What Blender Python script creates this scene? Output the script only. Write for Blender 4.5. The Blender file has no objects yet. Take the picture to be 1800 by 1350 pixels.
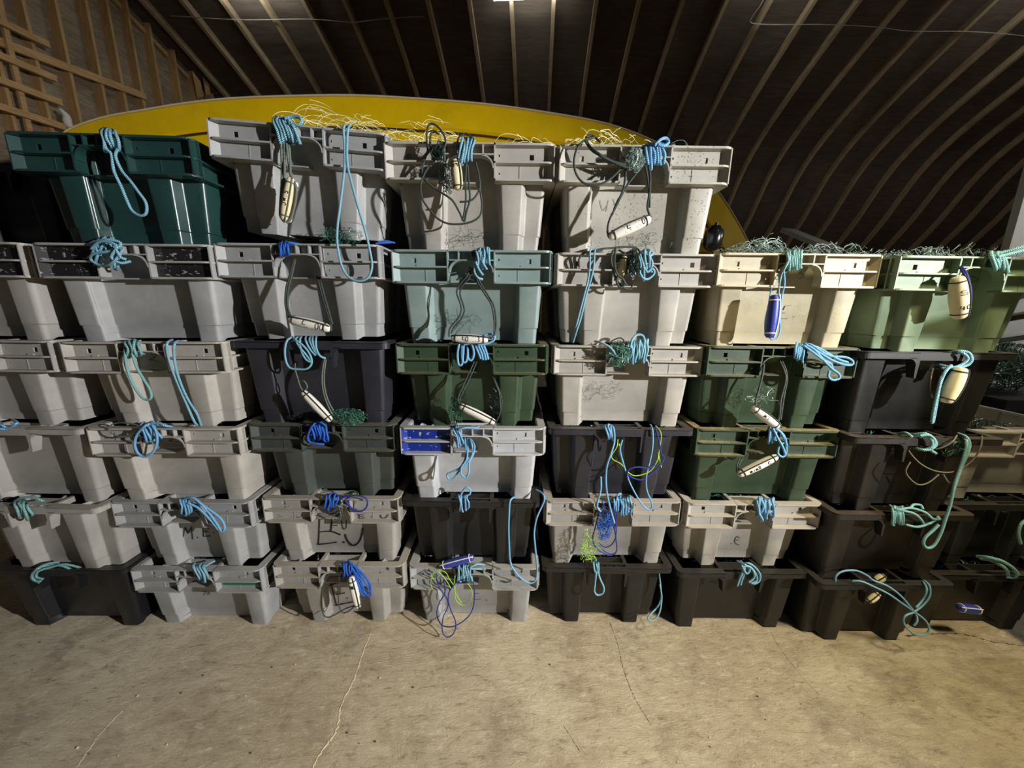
import bpy, math, random
from mathutils import Vector, Matrix, Euler
import bmesh
random.seed(7)
S = bpy.context.scene
COL = S.collection
# ------------------------------------------------------------------ camera
F_PX, PITCH, ROLL, CAM_H = 638.6, math.radians(12.164), math.radians(0.724), 1.480
cp, sp, cr_, sr_ = math.cos(PITCH), math.sin(PITCH), math.cos(ROLL), math.sin(ROLL)
FWD = Vector((0, cp, -sp)); UP0 = Vector((0, sp, cp)); RT0 = Vector((1, 0, 0))
RT = RT0*cr_ + UP0*sr_; UPV = RT0*(-sr_) + UP0*cr_
cam_d = bpy.data.cameras.new('camera'); cam = bpy.data.objects.new('camera', cam_d)
COL.objects.link(cam)
m = Matrix((RT, UPV, -FWD)).transposed().to_4x4(); m.translation = Vector((0, 0, CAM_H))
cam.matrix_world = m
cam_d.sensor_width = 36; cam_d.lens = F_PX/1800*36; cam_d.clip_start = .02; cam_d.clip_end = 100
S.camera = cam
# ------------------------------------------------------------------ world, exposure, lamps
S.view_settings.view_transform = 'Standard'; S.view_settings.look = 'None'
S.view_settings.gamma = 1; S.view_settings.use_curve_mapping = False
S.view_settings.exposure = 0.0
w = bpy.data.worlds.new('barn_air'); S.world = w; w.use_nodes = True
w.node_tree.nodes['Background'].inputs[0].default_value = (.93, .96, 1.0, 1)
w.node_tree.nodes['Background'].inputs[1].default_value = 0.03
def lamp(name, kind, loc, aim, power, color, size, **kw):
    l = bpy.data.lights.new(name, kind); l.energy = power; l.color = color
    if kind == 'AREA': l.shape = 'DISK'; l.size = size
    else: l.shadow_soft_size = size
    for k, v in kw.items(): setattr(l, k, v)
    o = bpy.data.objects.new(name, l); COL.objects.link(o); o.location = loc
    o.rotation_euler = (Vector(aim)-Vector(loc)).to_track_quat('-Z', 'Y').to_euler()
    return o
lamp('work_lamp', 'SPOT', (3.6, -.8, 2.08), (-1.6, 1.4, 1.15), 1270, (1, .985, .965), .04,
     spot_size=math.radians(72), spot_blend=1.0)
lamp('warm_lamp', 'SPOT', (1.9, .1, 3.3), (1.6, .4, 0), 400, (1, .84, .50), .2,
     spot_size=math.radians(96), spot_blend=1.0)
lamp('back_fill', 'POINT', (4.3, 1.5, 2.4), (4, 2.3, 1.5), 60, (1, .96, .9), .08)  # added fill light, no known source: brightens the white panel and boards at right

def ray(u, v):
    a, b = u-900, v-675
    x = a*cr_+b*sr_; y = -a*sr_+b*cr_
    return Vector((x/F_PX, cp-y/F_PX*sp, -sp-y/F_PX*cp))
def P(u, v, Y):
    """photo pixel -> world point on the vertical plane at distance Y"""
    q = ray(u, v); t = Y/q.y
    return Vector((t*q.x, Y, CAM_H+t*q.z))
def PF(u, v, z=0):
    q = ray(u, v); t = (z-CAM_H)/q.z
    return Vector((t*q.x, t*q.y, z))
# ------------------------------------------------------------------ mesh helpers
class MB:
    def __init__(s): s.v = []; s.f = []; s.uv = []
    def quadface(s, *idx): s.f.append(idx)
    def box(s, x0, x1, y0, y1, z0, z1):
        b = len(s.v)
        s.v += [(x0,y0,z0),(x1,y0,z0),(x1,y1,z0),(x0,y1,z0),(x0,y0,z1),(x1,y0,z1),(x1,y1,z1),(x0,y1,z1)]
        for f in ((0,3,2,1),(4,5,6,7),(0,1,5,4),(1,2,6,5),(2,3,7,6),(3,0,4,7)): s.f.append(tuple(b+i for i in f))
        return s
    def hexa(s, p):
        b = len(s.v); s.v += [tuple(q) for q in p]
        for f in ((0,3,2,1),(4,5,6,7),(0,1,5,4),(1,2,6,5),(2,3,7,6),(3,0,4,7)): s.f.append(tuple(b+i for i in f))
        return s
    def bar(s, a, b_, w, h, up=(0,0,1)):
        a = Vector(a); b_ = Vector(b_); d = (b_-a).normalized(); r = d.cross(Vector(up)).normalized(); u = r.cross(d)
        p = []
        for q in (a, b_):
            for i, j in ((-1,-1),(1,-1),(1,1),(-1,1)): p.append(q+r*(w/2*i)+u*(h/2*j))
        return s.hexa(p)
    def strip(s, outer, inner, z0, z1, closed=False):
        """horizontal plate between two plan polylines"""
        n = len(outer); b = len(s.v)
        for (o, i) in zip(outer, inner):
            s.v += [(o[0],o[1],z0),(o[0],o[1],z1),(i[0],i[1],z1),(i[0],i[1],z0)]
        for k in range(n if closed else n-1):
            a = b+4*k; c = b+4*((k+1) % n)
            for j in range(4): s.f.append((a+j, c+j, c+(j+1)%4, a+(j+1)%4))
        if not closed:
            s.f.append((b, b+1, b+2, b+3)); e = b+4*(n-1); s.f.append((e+3, e+2, e+1, e))
        return s
    def tube(s, pts, r, n=6, closed=False, taper=None):
        pts = [Vector(p) for p in pts]; N = len(pts)
        if N < 2: return s
        b = len(s.v); T = []
        for i in range(N):
            a = pts[i-1] if (i or closed) else pts[0]; c = pts[(i+1) % N] if (i < N-1 or closed) else pts[-1]
            t = c-a; T.append(t.normalized() if t.length > 1e-9 else Vector((0,0,1)))
        nrm = T[0].orthogonal().normalized(); L = 0
        rings = []
        for i in range(N):
            if i:
                L += (pts[i]-pts[i-1]).length
                nrm = nrm - T[i]*nrm.dot(T[i])
                nrm = nrm.normalized() if nrm.length > 1e-6 else T[i].orthogonal().normalized()
            bi = T[i].cross(nrm); rr = r if taper is None else r*taper(i/(N-1))
            for k in range(n):
                an = 2*math.pi*k/n; q = pts[i]+(nrm*math.cos(an)+bi*math.sin(an))*rr
                s.v.append(tuple(q))
            rings.append(L)
        for i in range(N-1 if not closed else N):
            j = (i+1) % N
            u0 = rings[i]; u1 = rings[j] if j else L+(pts[0]-pts[-1]).length
            for k in range(n):
                k2 = (k+1) % n
                s.f.append((b+i*n+k, b+j*n+k, b+j*n+k2, b+i*n+k2))
                s.uv.append((len(s.f)-1, ((u0, k/n), (u1, k/n), (u1, (k+1)/n), (u0, (k+1)/n))))
        if not closed:
            s.f.append(tuple(b+k for k in range(n))); s.f.append(tuple(b+(N-1)*n+k for k in reversed(range(n))))
        return s
    def lathe(s, prof, n=16):
        """revolve (r, z) about Z"""
        b = len(s.v); m_ = len(prof)
        for (r, z) in prof:
            for k in range(n): a = 2*math.pi*k/n; s.v.append((r*math.cos(a), r*math.sin(a), z))
        for i in range(m_-1):
            for k in range(n):
                k2 = (k+1) % n; s.f.append((b+i*n+k, b+i*n+k2, b+(i+1)*n+k2, b+(i+1)*n+k))
        s.f.append(tuple(b+k for k in reversed(range(n)))); s.f.append(tuple(b+(m_-1)*n+k for k in range(n)))
        return s
    def mesh(s, name, smooth=None):
        me = bpy.data.meshes.new(name); me.from_pydata(s.v, [], s.f)
        if s.uv:
            uvl = me.uv_layers.new(name='uv')
            for fi, c in s.uv:
                st = me.polygons[fi].loop_start
                for k in range(4): uvl.data[st+k].uv = c[k]
        me.update()
        if smooth:
            for p in me.polygons: p.use_smooth = True
            if smooth is not True: me.set_sharp_from_angle(angle=math.radians(smooth))
        return me
def fixn(me):
    bm = bmesh.new(); bm.from_mesh(me); bmesh.ops.recalc_face_normals(bm, faces=bm.faces); bm.to_mesh(me); bm.free(); return me
def add(name, me, mat=None, parent=None, loc=None, rot=None):
    o = bpy.data.objects.new(name, me); COL.objects.link(o)
    if mat is not None:
        if not me.materials: me.materials.append(mat)
        o.material_slots[0].link = 'OBJECT'; o.material_slots[0].material = mat
    if parent: o.parent = parent
    if loc is not None: o.location = loc
    if rot is not None: o.rotation_euler = rot
    return o
def tag(o, label=None, cat=None, group=None, kind=None):
    for k, v in (('label', label), ('category', cat), ('group', group), ('kind', kind)):
        if v: o[k] = v
    return o
def empty(name, loc=(0,0,0), rot=(0,0,0)):
    o = bpy.data.objects.new(name, None); COL.objects.link(o); o.location = loc; o.rotation_euler = rot
    o.empty_display_size = .05; return o
def smoothpath(pts, sub=6, closed=False):
    """Catmull-Rom through the points"""
    pts = [Vector(p) for p in pts]; n = len(pts); out = []
    if n < 3 and not closed: 
        return [pts[0].lerp(pts[-1], i/(sub)) for i in range(sub+1)]
    rng = range(n) if closed else range(n-1)
    for i in rng:
        if closed: p0,p1,p2,p3 = pts[i-1],pts[i],pts[(i+1)%n],pts[(i+2)%n]
        else: p0,p1,p2,p3 = pts[max(i-1,0)],pts[i],pts[i+1],pts[min(i+2,n-1)]
        for k in range(sub):
            t = k/sub
            out.append(.5*((2*p1)+(p2-p0)*t+(2*p0-5*p1+4*p2-p3)*t*t+(3*p1-p0-3*p2+p3)*t**3))
    if not closed: out.append(pts[-1])
    return out
# ------------------------------------------------------------------ materials
def lin(c):
    return tuple(((x/255)/12.92 if x/255 <= .04045 else ((x/255+.055)/1.055)**2.4) for x in c)
def nodes(name):
    m = bpy.data.materials.new(name); m.use_nodes = True; t = m.node_tree
    return m, t, t.nodes['Principled BSDF']
def N(t, kind, **kw):
    n = t.nodes.new(kind)
    for k, v in kw.items():
        if k == 'inp':
            for a, b in v.items(): n.inputs[a].default_value = b
        else: setattr(n, k, v)
    return n
def ramp(t, fac, stops):
    r = N(t, 'ShaderNodeValToRGB'); el = r.color_ramp.elements
    while len(el) < len(stops): el.new(.5)
    for e, (p, c) in zip(el, stops): e.position = p; e.color = (*c, 1) if len(c) == 3 else c
    t.links.new(fac, r.inputs[0]); return r
def mix(t, fac, a, b, mode='MIX'):
    n = N(t, 'ShaderNodeMix', data_type='RGBA', blend_type=mode)
    for sock, v in ((0, fac), (6, a), (7, b)):
        if isinstance(v, (int, float)): n.inputs[sock].default_value = v
        elif isinstance(v, tuple): n.inputs[sock].default_value = (*v, 1)
        else: t.links.new(v, n.inputs[sock])
    return n.outputs[2]
def plastic(name, rgb, rough=.42, dust=.25, dustc=(175,160,130), speck=0.0, speckc=(60,50,35), gloss=.45, var=.12, scratch=.25):
    m, t, b = nodes(name); c = lin(rgb)
    tc = N(t, 'ShaderNodeTexCoord'); oi = N(t, 'ShaderNodeObjectInfo')
    ad = N(t, 'ShaderNodeVectorMath', operation='ADD'); t.links.new(tc.outputs['Object'], ad.inputs[0]); t.links.new(oi.outputs['Random'], ad.inputs[1])
    n1 = N(t, 'ShaderNodeTexNoise', inp={'Scale': 7., 'Detail': 6., 'Roughness': .62}); t.links.new(ad.outputs[0], n1.inputs['Vector'])
    col = mix(t, ramp(t, n1.outputs[0], [(.35, (0,0,0)), (.68, (1,1,1))]).outputs[0], tuple(x*(1-var) for x in c), tuple(min(1, x*(1+var)) for x in c))
    # fine scuffs
    n2 = N(t, 'ShaderNodeTexNoise', inp={'Scale': 55., 'Detail': 8., 'Roughness': .7}); t.links.new(ad.outputs[0], n2.inputs['Vector'])
    sc = ramp(t, n2.outputs[0], [(.60, (0,0,0)), (.72, (scratch,)*3)])
    col = mix(t, sc.outputs[0], col, tuple(min(1, x*1.5+.05) for x in c))
    n4 = N(t, 'ShaderNodeTexNoise', inp={'Scale': 3.2, 'Detail': 7., 'Roughness': .75, 'Distortion': .6}); t.links.new(ad.outputs[0], n4.inputs['Vector'])
    gr = ramp(t, n4.outputs[0], [(.50, (0,0,0)), (.74, (.5,)*3)])
    col = mix(t, gr.outputs[0], col, tuple(x*.62 for x in c))
    if speck:
        n3 = N(t, 'ShaderNodeTexVoronoi', inp={'Scale': 95.}); t.links.new(ad.outputs[0], n3.inputs['Vector'])
        nz = N(t, 'ShaderNodeTexNoise', inp={'Scale': 9., 'Detail': 3.}); t.links.new(ad.outputs[0], nz.inputs['Vector'])
        a_ = ramp(t, n3.outputs['Distance'], [(.16, (1,1,1)), (.26, (0,0,0))]); b_ = ramp(t, nz.outputs[0], [(.5, (0,0,0)), (.6, (speck,)*3)])
        mm = N(t, 'ShaderNodeMath', operation='MULTIPLY'); t.links.new(a_.outputs[0], mm.inputs[0]); t.links.new(b_.outputs[0], mm.inputs[1])
        col = mix(t, mm.outputs[0], col, lin(speckc))
    if dust:
        g = N(t, 'ShaderNodeNewGeometry'); sx = N(t, 'ShaderNodeSeparateXYZ'); t.links.new(g.outputs['Normal'], sx.inputs[0])
        up = ramp(t, sx.outputs[2], [(.75, (0,0,0)), (.95, (1,1,1))])
        dn = ramp(t, n2.outputs[0], [(.3, (.25,)*3), (.62, (1,1,1))])
        m1 = N(t, 'ShaderNodeMath', operation='MULTIPLY'); t.links.new(up.outputs[0], m1.inputs[0]); t.links.new(dn.outputs[0], m1.inputs[1])
        m2 = N(t, 'ShaderNodeMath', operation='MULTIPLY', inp={1: dust}); t.links.new(m1.outputs[0], m2.inputs[0])
        col = mix(t, m2.outputs[0], col, lin(dustc))
    t.links.new(col, b.inputs['Base Color'])
    rr = N(t, 'ShaderNodeMapRange', inp={3: rough-.08, 4: rough+.22}); t.links.new(n1.outputs[0], rr.inputs[0]); t.links.new(rr.outputs[0], b.inputs['Roughness'])
    b.inputs['Specular IOR Level'].default_value = gloss
    bp = N(t, 'ShaderNodeBump', inp={'Strength': .06, 'Distance': .004}); t.links.new(n2.outputs[0], bp.inputs['Height']); t.links.new(bp.outputs[0], b.inputs['Normal'])
    return m
def flat(name, rgb, rough=.6, metal=0., spec=.4):
    m, t, b = nodes(name); c = lin(rgb)
    n1 = N(t, 'ShaderNodeTexNoise', inp={'Scale': 20., 'Detail': 4.})
    tc = N(t, 'ShaderNodeTexCoord'); t.links.new(tc.outputs['Object'], n1.inputs['Vector'])
    t.links.new(mix(t, n1.outputs[0], tuple(x*.85 for x in c), tuple(min(1, x*1.12) for x in c)), b.inputs['Base Color'])
    b.inputs['Roughness'].default_value = rough; b.inputs['Metallic'].default_value = metal; b.inputs['Specular IOR Level'].default_value = spec
    return m
def ropemat(name, c1, c2, r, thr=.15, rough=.55, twist=1.0):
    """braided rope: rows of strands along the tube, from its UVs (u in metres, v round the tube)"""
    m, t, b = nodes(name); uv = N(t, 'ShaderNodeUVMap'); uv.uv_map = 'uv'
    sx = N(t, 'ShaderNodeSeparateXYZ'); t.links.new(uv.outputs[0], sx.inputs[0])
    def mth(op, a, b_=None):
        n = N(t, 'ShaderNodeMath', operation=op)
        for i, q in enumerate((a, b_)):
            if q is None: continue
            if isinstance(q, (int, float)): n.inputs[i].default_value = q
            else: t.links.new(q, n.inputs[i])
        return n.outputs[0]
    u = mth('MULTIPLY', sx.outputs[0], 2*math.pi/(r*2.4*twist)); v = mth('MULTIPLY', sx.outputs[1], 2*math.pi*2)
    p = mth('MULTIPLY', mth('SINE', mth('ADD', u, v)), mth('SINE', mth('SUBTRACT', u, v)))
    h = mth('ABSOLUTE', p)
    rp = ramp(t, h, [(thr*.5, (0,0,0)), (thr*2.2, (1,1,1))])
    t.links.new(mix(t, rp.outputs[0], lin(c2), lin(c1)), b.inputs['Base Color'])
    bp = N(t, 'ShaderNodeBump', inp={'Strength': .6, 'Distance': r*.35}); t.links.new(h, bp.inputs['Height']); t.links.new(bp.outputs[0], b.inputs['Normal'])
    b.inputs['Roughness'].default_value = rough; b.inputs['Specular IOR Level'].default_value = .35
    return m
M = {}
M['grey']   = plastic('grey_plastic', (156,153,148), dust=.3)
M['greyc']  = plastic('cool_grey_plastic', (154,155,155), dust=.2)
M['greyw']  = plastic('warm_grey_plastic', (168,164,157), dust=.3)
M['speck']  = plastic('speckled_grey_plastic', (174,171,161), dust=.2, speck=.75, rough=.34, gloss=.55)
M['beige']  = plastic('beige_plastic', (180,172,146), dust=.25, speck=.25)
M['pale']   = plastic('pale_grey_plastic', (178,180,183), dust=.2)
M['aqua']   = plastic('pale_aqua_plastic', (132,150,148), dust=.1)
M['mint']   = plastic('mint_green_plastic', (124,143,116), dust=.1)
M['teal']   = plastic('dark_teal_plastic', (32,62,60), dust=.0, rough=.24, gloss=.7, scratch=.12)
M['green']  = plastic('green_plastic', (54,72,52), dust=.8, dustc=(170,150,110), scratch=.5)
M['dgreen'] = plastic('grey_green_plastic', (66,71,67), dust=.55, dustc=(150,142,118), scratch=.4)
M['navy']   = plastic('blue_black_plastic', (42,42,50), dust=.15, scratch=.3)
M['black']  = plastic('black_plastic', (31,31,31), dust=.12, dustc=(110,100,85), scratch=.35)
M['black2'] = plastic('shiny_black_plastic', (24,24,27), dust=.05, rough=.3, scratch=.25)
M['brown']  = plastic('dusty_black_plastic', (37,33,30), dust=.4, dustc=(105,90,72), scratch=.4)
def painted(name, rgb, under, lo=.53, hi=.57):
    m, t, b = nodes(name); tc = N(t, 'ShaderNodeTexCoord')
    mp = N(t, 'ShaderNodeMapping', inp={'Scale': (1, 1, 2.2)}); t.links.new(tc.outputs['Object'], mp.inputs[0])
    n = N(t, 'ShaderNodeTexNoise', inp={'Scale': 38., 'Detail': 7., 'Roughness': .62, 'Distortion': .8}); t.links.new(mp.outputs[0], n.inputs['Vector'])
    r = ramp(t, n.outputs[0], [(lo, (0,0,0)), (hi, (1,1,1))])
    t.links.new(mix(t, r.outputs[0], lin(rgb), lin(under)), b.inputs['Base Color']); b.inputs['Roughness'].default_value = .35
    return m
M['paint_black'] = painted('chipped_black_paint', (34,31,32), (150,146,140), .60, .63)
M['paint_blue']  = painted('chipped_blue_paint', (20,46,140), (190,195,205), .61, .635)
M['paint_green'] = painted('green_paint', (10,112,76), (60,140,100), .75, .8)
M['rope_cyan'] = ropemat('cyan_rope', (152,206,226), (24,84,116), .0042, thr=.2)
M['rope_sky']  = ropemat('sky_blue_rope', (142,202,240), (28,92,150), .0042, thr=.2)
M['rope_teal'] = ropemat('faded_teal_rope', (150,200,196), (34,96,104), .0042, thr=.2)
M['rope_blue'] = ropemat('royal_blue_rope', (44,112,222), (12,34,110), .0036)
M['cord_dark'] = ropemat('dark_braided_cord', (24,30,30), (170,188,175), .0035, thr=.035)
M['cord_pale'] = ropemat('grey_braided_cord', (42,52,48), (185,200,180), .0035, thr=.10)
M['cord_navy'] = ropemat('navy_cord', (40,56,150), (20,28,80), .002)
M['cord_black']= ropemat('black_cord', (18,18,20), (50,50,55), .002)
M['cord_brown']= ropemat('frayed_brown_cord', (120,112,88), (50,48,38), .002)
M['float_w'] = plastic('white_float_foam', (226,222,212), dust=0, rough=.5, scratch=.1, var=.05)
M['float_c'] = plastic('cream_float_foam', (226,212,170), dust=0, rough=.5, scratch=.1, var=.05)
M['float_b'] = plastic('blue_float_plastic', (52,66,158), dust=0, rough=.35, scratch=.25, var=.08)
M['net_yellow'] = flat('pale_yellow_netting', (248,246,190), .3, spec=.6)
M['net_green'] = flat('green_netting', (60,110,92), .35, spec=.6)
M['net_dark'] = flat('dark_green_netting', (22,48,42), .35, spec=.6)
M['net_pale'] = flat('pale_aqua_netting', (128,150,142), .35, spec=.6)
M['net_lime'] = flat('lime_twine', (160,205,60), .45)
M['net_blue'] = flat('blue_twine', (50,100,190), .45)
M['ink'] = flat('black_marker_ink', (22,18,26), .5)
M['ink_blue'] = flat('faded_marker_ink', (70,68,72), .5)
# ------------------------------------------------------------------ the barn
PSI = -.0644
BX = Vector((math.cos(PSI), math.sin(PSI), 0)); BY = Vector((-math.sin(PSI), math.cos(PSI), 0))
def B(x, d, z): 
    v = BX*x+BY*d; return (v.x, v.y, z)
prof = smoothpath([(11.0,0,0),(10.95,0,1.2),(10.45,0,2.5),(9.605,0,3.5),(8.804,0,4.5),(7.606,0,5.2),(5.559,0,6.0),(3.6,0,6.5),(1.8,0,6.85),(0,0,7.1)], 5)
PR = [(p.x, p.z) for p in prof]
def concrete():
    """trowelled slab: pushed-up ridges, pits, stains of its own"""
    m, t, b = nodes('trowelled_concrete'); tc = N(t, 'ShaderNodeTexCoord'); L = t.links.new
    mp = N(t, 'ShaderNodeMapping', inp={'Rotation': (0,0,math.radians(-38)), 'Scale': (1.0, 2.8, 1)}); L(tc.outputs['Object'], mp.inputs[0])
    def noise(scale, det=6., rough=.65, dist=0., vec=None):
        n = N(t, 'ShaderNodeTexNoise', inp={'Scale': scale, 'Detail': det, 'Roughness': rough, 'Distortion': dist}); L(vec or tc.outputs['Object'], n.inputs['Vector']); return n.outputs[0]
    big = noise(1.3, 6., .65); mid = noise(5.5, 8., .7, .4); sm = noise(13., 10., .78, .3, mp.outputs[0]); fi = noise(90., 5., .7); st = noise(2.4, 6., .75, .6)
    c = mix(t, ramp(t, big, [(.36, (0,0,0)), (.66, (1,1,1))]).outputs[0], lin((190,174,148)), lin((220,207,180)))
    c = mix(t, ramp(t, mid, [(.34, (.8,)*3), (.52, (0,0,0))]).outputs[0], c, lin((168,152,128)))
    c = mix(t, ramp(t, sm, [(.36, (.8,)*3), (.46, (0,0,0))]).outputs[0], c, lin((146,131,108)))
    c = mix(t, ramp(t, sm, [(.54, (0,0,0)), (.70, (.8,)*3)]).outputs[0], c, lin((238,228,204)))
    c = mix(t, ramp(t, fi, [(.28, (.8,)*3), (.38, (0,0,0))]).outputs[0], c, lin((96,84,66)))
    c = mix(t, ramp(t, fi, [(.66, (0,0,0)), (.74, (.6,)*3)]).outputs[0], c, lin((222,212,190)))
    c = mix(t, ramp(t, st, [(.58, (0,0,0)), (.70, (.55,)*3)]).outputs[0], c, lin((138,131,119)))
    L(c, b.inputs['Base Color']); b.inputs['Roughness'].default_value = .7; b.inputs['Specular IOR Level'].default_value = .35
    def mul(a, k): n = N(t, 'ShaderNodeMath', operation='MULTIPLY', inp={1: k}); L(a, n.inputs[0]); return n.outputs[0]
    def plus(a, b_): n = N(t, 'ShaderNodeMath', operation='ADD'); L(a, n.inputs[0]); L(b_, n.inputs[1]); return n.outputs[0]
    hgt = plus(plus(mul(sm, 1.0), mul(mid, 1.2)), mul(fi, .18))
    bp = N(t, 'ShaderNodeBump', inp={'Strength': 1.0, 'Distance': .014}); L(hgt, bp.inputs['Height']); L(bp.outputs[0], b.inputs['Normal'])
    return m
M['concrete'] = concrete()
def wood(name, c1, c2, scale=6., stretch=(14, 14, 1), rough=.8, bump=.3):
    m, t, b = nodes(name); tc = N(t, 'ShaderNodeTexCoord')
    mp = N(t, 'ShaderNodeMapping', inp={'Scale': stretch}); t.links.new(tc.outputs['Object'], mp.inputs[0])
    n = N(t, 'ShaderNodeTexNoise', inp={'Scale': scale, 'Detail': 6., 'Roughness': .65, 'Distortion': .5}); t.links.new(mp.outputs[0], n.inputs['Vector'])
    n2 = N(t, 'ShaderNodeTexNoise', inp={'Scale': 1.3, 'Detail': 4.}); t.links.new(tc.outputs['Object'], n2.inputs['Vector'])
    c = mix(t, ramp(t, n.outputs[0], [(.3, (0,0,0)), (.7, (1,1,1))]).outputs[0], lin(c1), lin(c2))
    c = mix(t, ramp(t, n2.outputs[0], [(.4, (0,0,0)), (.7, (.45,)*3)]).outputs[0], c, tuple(x*.6 for x in lin(c1)))
    t.links.new(c, b.inputs['Base Color']); b.inputs['Roughness'].default_value = rough; b.inputs['Specular IOR Level'].default_value = .25
    bp = N(t, 'ShaderNodeBump', inp={'Strength': bump, 'Distance': .01}); t.links.new(n.outputs[0], bp.inputs['Height']); t.links.new(bp.outputs[0], b.inputs['Normal'])
    return m
M['sheath'] = wood('dark_roof_boards', (92,78,70), (120,104,94), 2., (1.5, 10, 10))
M['rafter'] = wood('laminated_rafter_wood', (170,146,118), (202,178,148), 5., (1, 1, 1))
M['ply'] = wood('stained_plywood', (118,104,86), (170,154,130), 3., (1, 2, 9))
M['stud'] = wood('pale_stud_wood', (176,138,92), (214,176,126), 5., (9, 9, 1))
M['lath'] = wood('raw_batten_wood', (176,138,92), (214,176,126), 5., (9, 1, 9))
# floor
mb = MB(); s = 14; mb.v = [(-9,-5,0),(20,-5,0),(20,12,0),(-9,12,0),(-9,-5,-.1),(20,-5,-.1),(20,12,-.1),(-9,12,-.1)]
mb.f = [(0,1,2,3),(7,6,5,4),(0,4,5,1),(1,5,6,2),(2,6,7,3),(3,7,4,0)]
fl = add('floor', mb.mesh('floor'), M['concrete']); tag(fl, kind='structure')
# cracks: narrow raised and sunken ridges of the slab, real relief
def crack(pts, w, mat, h=.0015):
    q = smoothpath([PF(*p) for p in pts], 16); mb = MB(); n = len(q)
    for i, p in enumerate(q):
        t_ = (q[min(i+1, n-1)]-q[max(i-1, 0)]).normalized(); nn = Vector((-t_.y, t_.x, 0)); k = w*(.15+random.random()**1.6)
        j = Vector((random.uniform(-1, 1), random.uniform(-1, 1), 0))*w*.6
        a, b_ = p+j+nn*k, p+j-nn*k
        mb.v += [(a.x, a.y, .0002), (p.x+j.x, p.y+j.y, h), (b_.x, b_.y, .0002)]
    for i in range(n-1):
        for e in (0, 1): mb.f.append((3*i+e, 3*i+e+1, 3*i+4+e, 3*i+3+e))
    o = add('floor_crack', mb.mesh('floor_crack'), mat, fl); return o
M['crack'] = flat('crack_dirt', (82,70,54), .9); M['ridge'] = flat('pale_mortar_ridge', (206,192,164), .85)
crack([(652,1112),(635,1155),(622,1195),(600,1240),(590,1285),(566,1320),(548,1350)], .0045, M['ridge'], .0016)
crack([(215,1250),(190,1275),(160,1312),(135,1350)], .004, M['ridge'], .0012)
crack([(1072,1095),(1085,1130),(1094,1170),(1106,1205),(1120,1235),(1145,1275)], .0018, M['crack'], .0006)
crack([(990,1275),(1006,1300),(1020,1322)], .0015, M['crack'], .0006)
crack([(1345,1085),(1365,1130),(1402,1180),(1440,1222)], .0014, M['crack'], .0005)
crack([(1590,1118),(1650,1114),(1700,1116),(1745,1128),(1800,1135)], .005, M['crack'], .0008)
for i in range(46):
    u, v = random.uniform(20, 1780), random.uniform(1120, 1345); p = PF(u, v); r = random.uniform(.0015, .0045)
    mb = MB(); mb.lathe([(r*.2, 0), (r, r*.4), (r*.7, r), (r*.1, r*1.2)], 5)
    add('grit', mb.mesh('grit'), M['ridge'] if i % 2 else M['crack'], fl, (p.x, p.y, 0), (0, 0, random.random()*6))
# roof
X0, X1 = -6.24, 20.0
mb = MB()
for (d, z) in PR:
    for off in (0, .06):
        mb.v.append(B(X0-.1, d+off, z+off)); mb.v.append(B(X1, d+off, z+off))
for i in range(len(PR)-1):
    a = 4*i; b = a+4
    mb.f += [(a, a+1, b+1, b), (a+2, b+2, b+3, a+3)]
roof = add('ceiling', mb.mesh('ceiling', True), M['sheath']); tag(roof, kind='structure')
mb = MB()
half = .027; dep = .10
n = len(PR)
for i, (d, z) in enumerate(PR):
    a = PR[max(i-1, 0)]; c = PR[min(i+1, n-1)]; tx, tz = c[0]-a[0], c[1]-a[1]; l = math.hypot(tx, tz); nx, nz = tz/l, -tx/l
    s_ = -1 if (nx*(-1)+nz*(-.2)) < 0 else 1
    di, zi = (d-abs(nx)*dep, z-abs(nz)*dep)
    for (dd, zz) in ((d, z), (di, zi)):
        for xx in (-half, half): mb.v.append(B(xx, dd, zz))
for i in range(n-1):
    a = 4*i; b = a+4; mb.f += [(a, b, b+2, a+2), (a+1, a+3, b+3, b+1), (a+2, b+2, b+3, a+3)]
RAF = fixn(mb.mesh('rafter'))
for k in range(-9, 26):
    x = -.476+.6*k; v = BX*x
    add('rafter', RAF, M['rafter'], roof, (v.x, v.y, 0))
# gable end wall at the left
gw = MB(); pts = [(d, z) for d, z in PR]
gp = [B(X0, d, z) for d, z in pts]+[B(X0, 0, 0)]
gq = [B(X0-.02, d, z) for d, z in pts]+[B(X0-.02, 0, 0)]
nn = len(gp); gw.v = gp+gq; gw.f = [tuple(range(nn)), tuple(reversed(range(nn, 2*nn)))]
left = add('wall_left', fixn(gw.mesh('wall_left')), M['ply']); tag(left, kind='structure')
def prof_z(d):
    for (a, b) in zip(PR, PR[1:]):
        if b[0] <= d <= a[0]: 
            t_ = (a[0]-d)/(a[0]-b[0]); return a[1]+(b[1]-a[1])*t_
    return 7
def gbox(name, d0, d1, z0, z1, x0, x1, mat, parent, tilt=0):
    mb = MB(); p = []
    for zz, sl in ((z0, 0), (z1, 0)):
        for (xx, dd) in ((x0, d0), (x1, d0), (x1, d1), (x0, d1)):
            t_ = (dd-d0)/(d1-d0) if d1 != d0 else 0
            p.append(B(xx, dd, zz+tilt*t_))
    return add(name, fixn(mb.hexa(p).mesh(name)), mat, parent)
for d in (3.6, 4.0, 4.37, 4.72, 5.06, 5.42, 5.70, 5.98, 6.29, 6.65, 6.98, 7.34, 7.7, 8.1, 8.5):
    gbox('stud', d-.018, d+.018, 0, prof_z(d)-.05, X0, X0+.13, M['stud'], left)
gbox('rail', 3.2, 6.0, 4.07, 4.16, X0+.12, X0+.165, M['lath'], left, .44)
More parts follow.
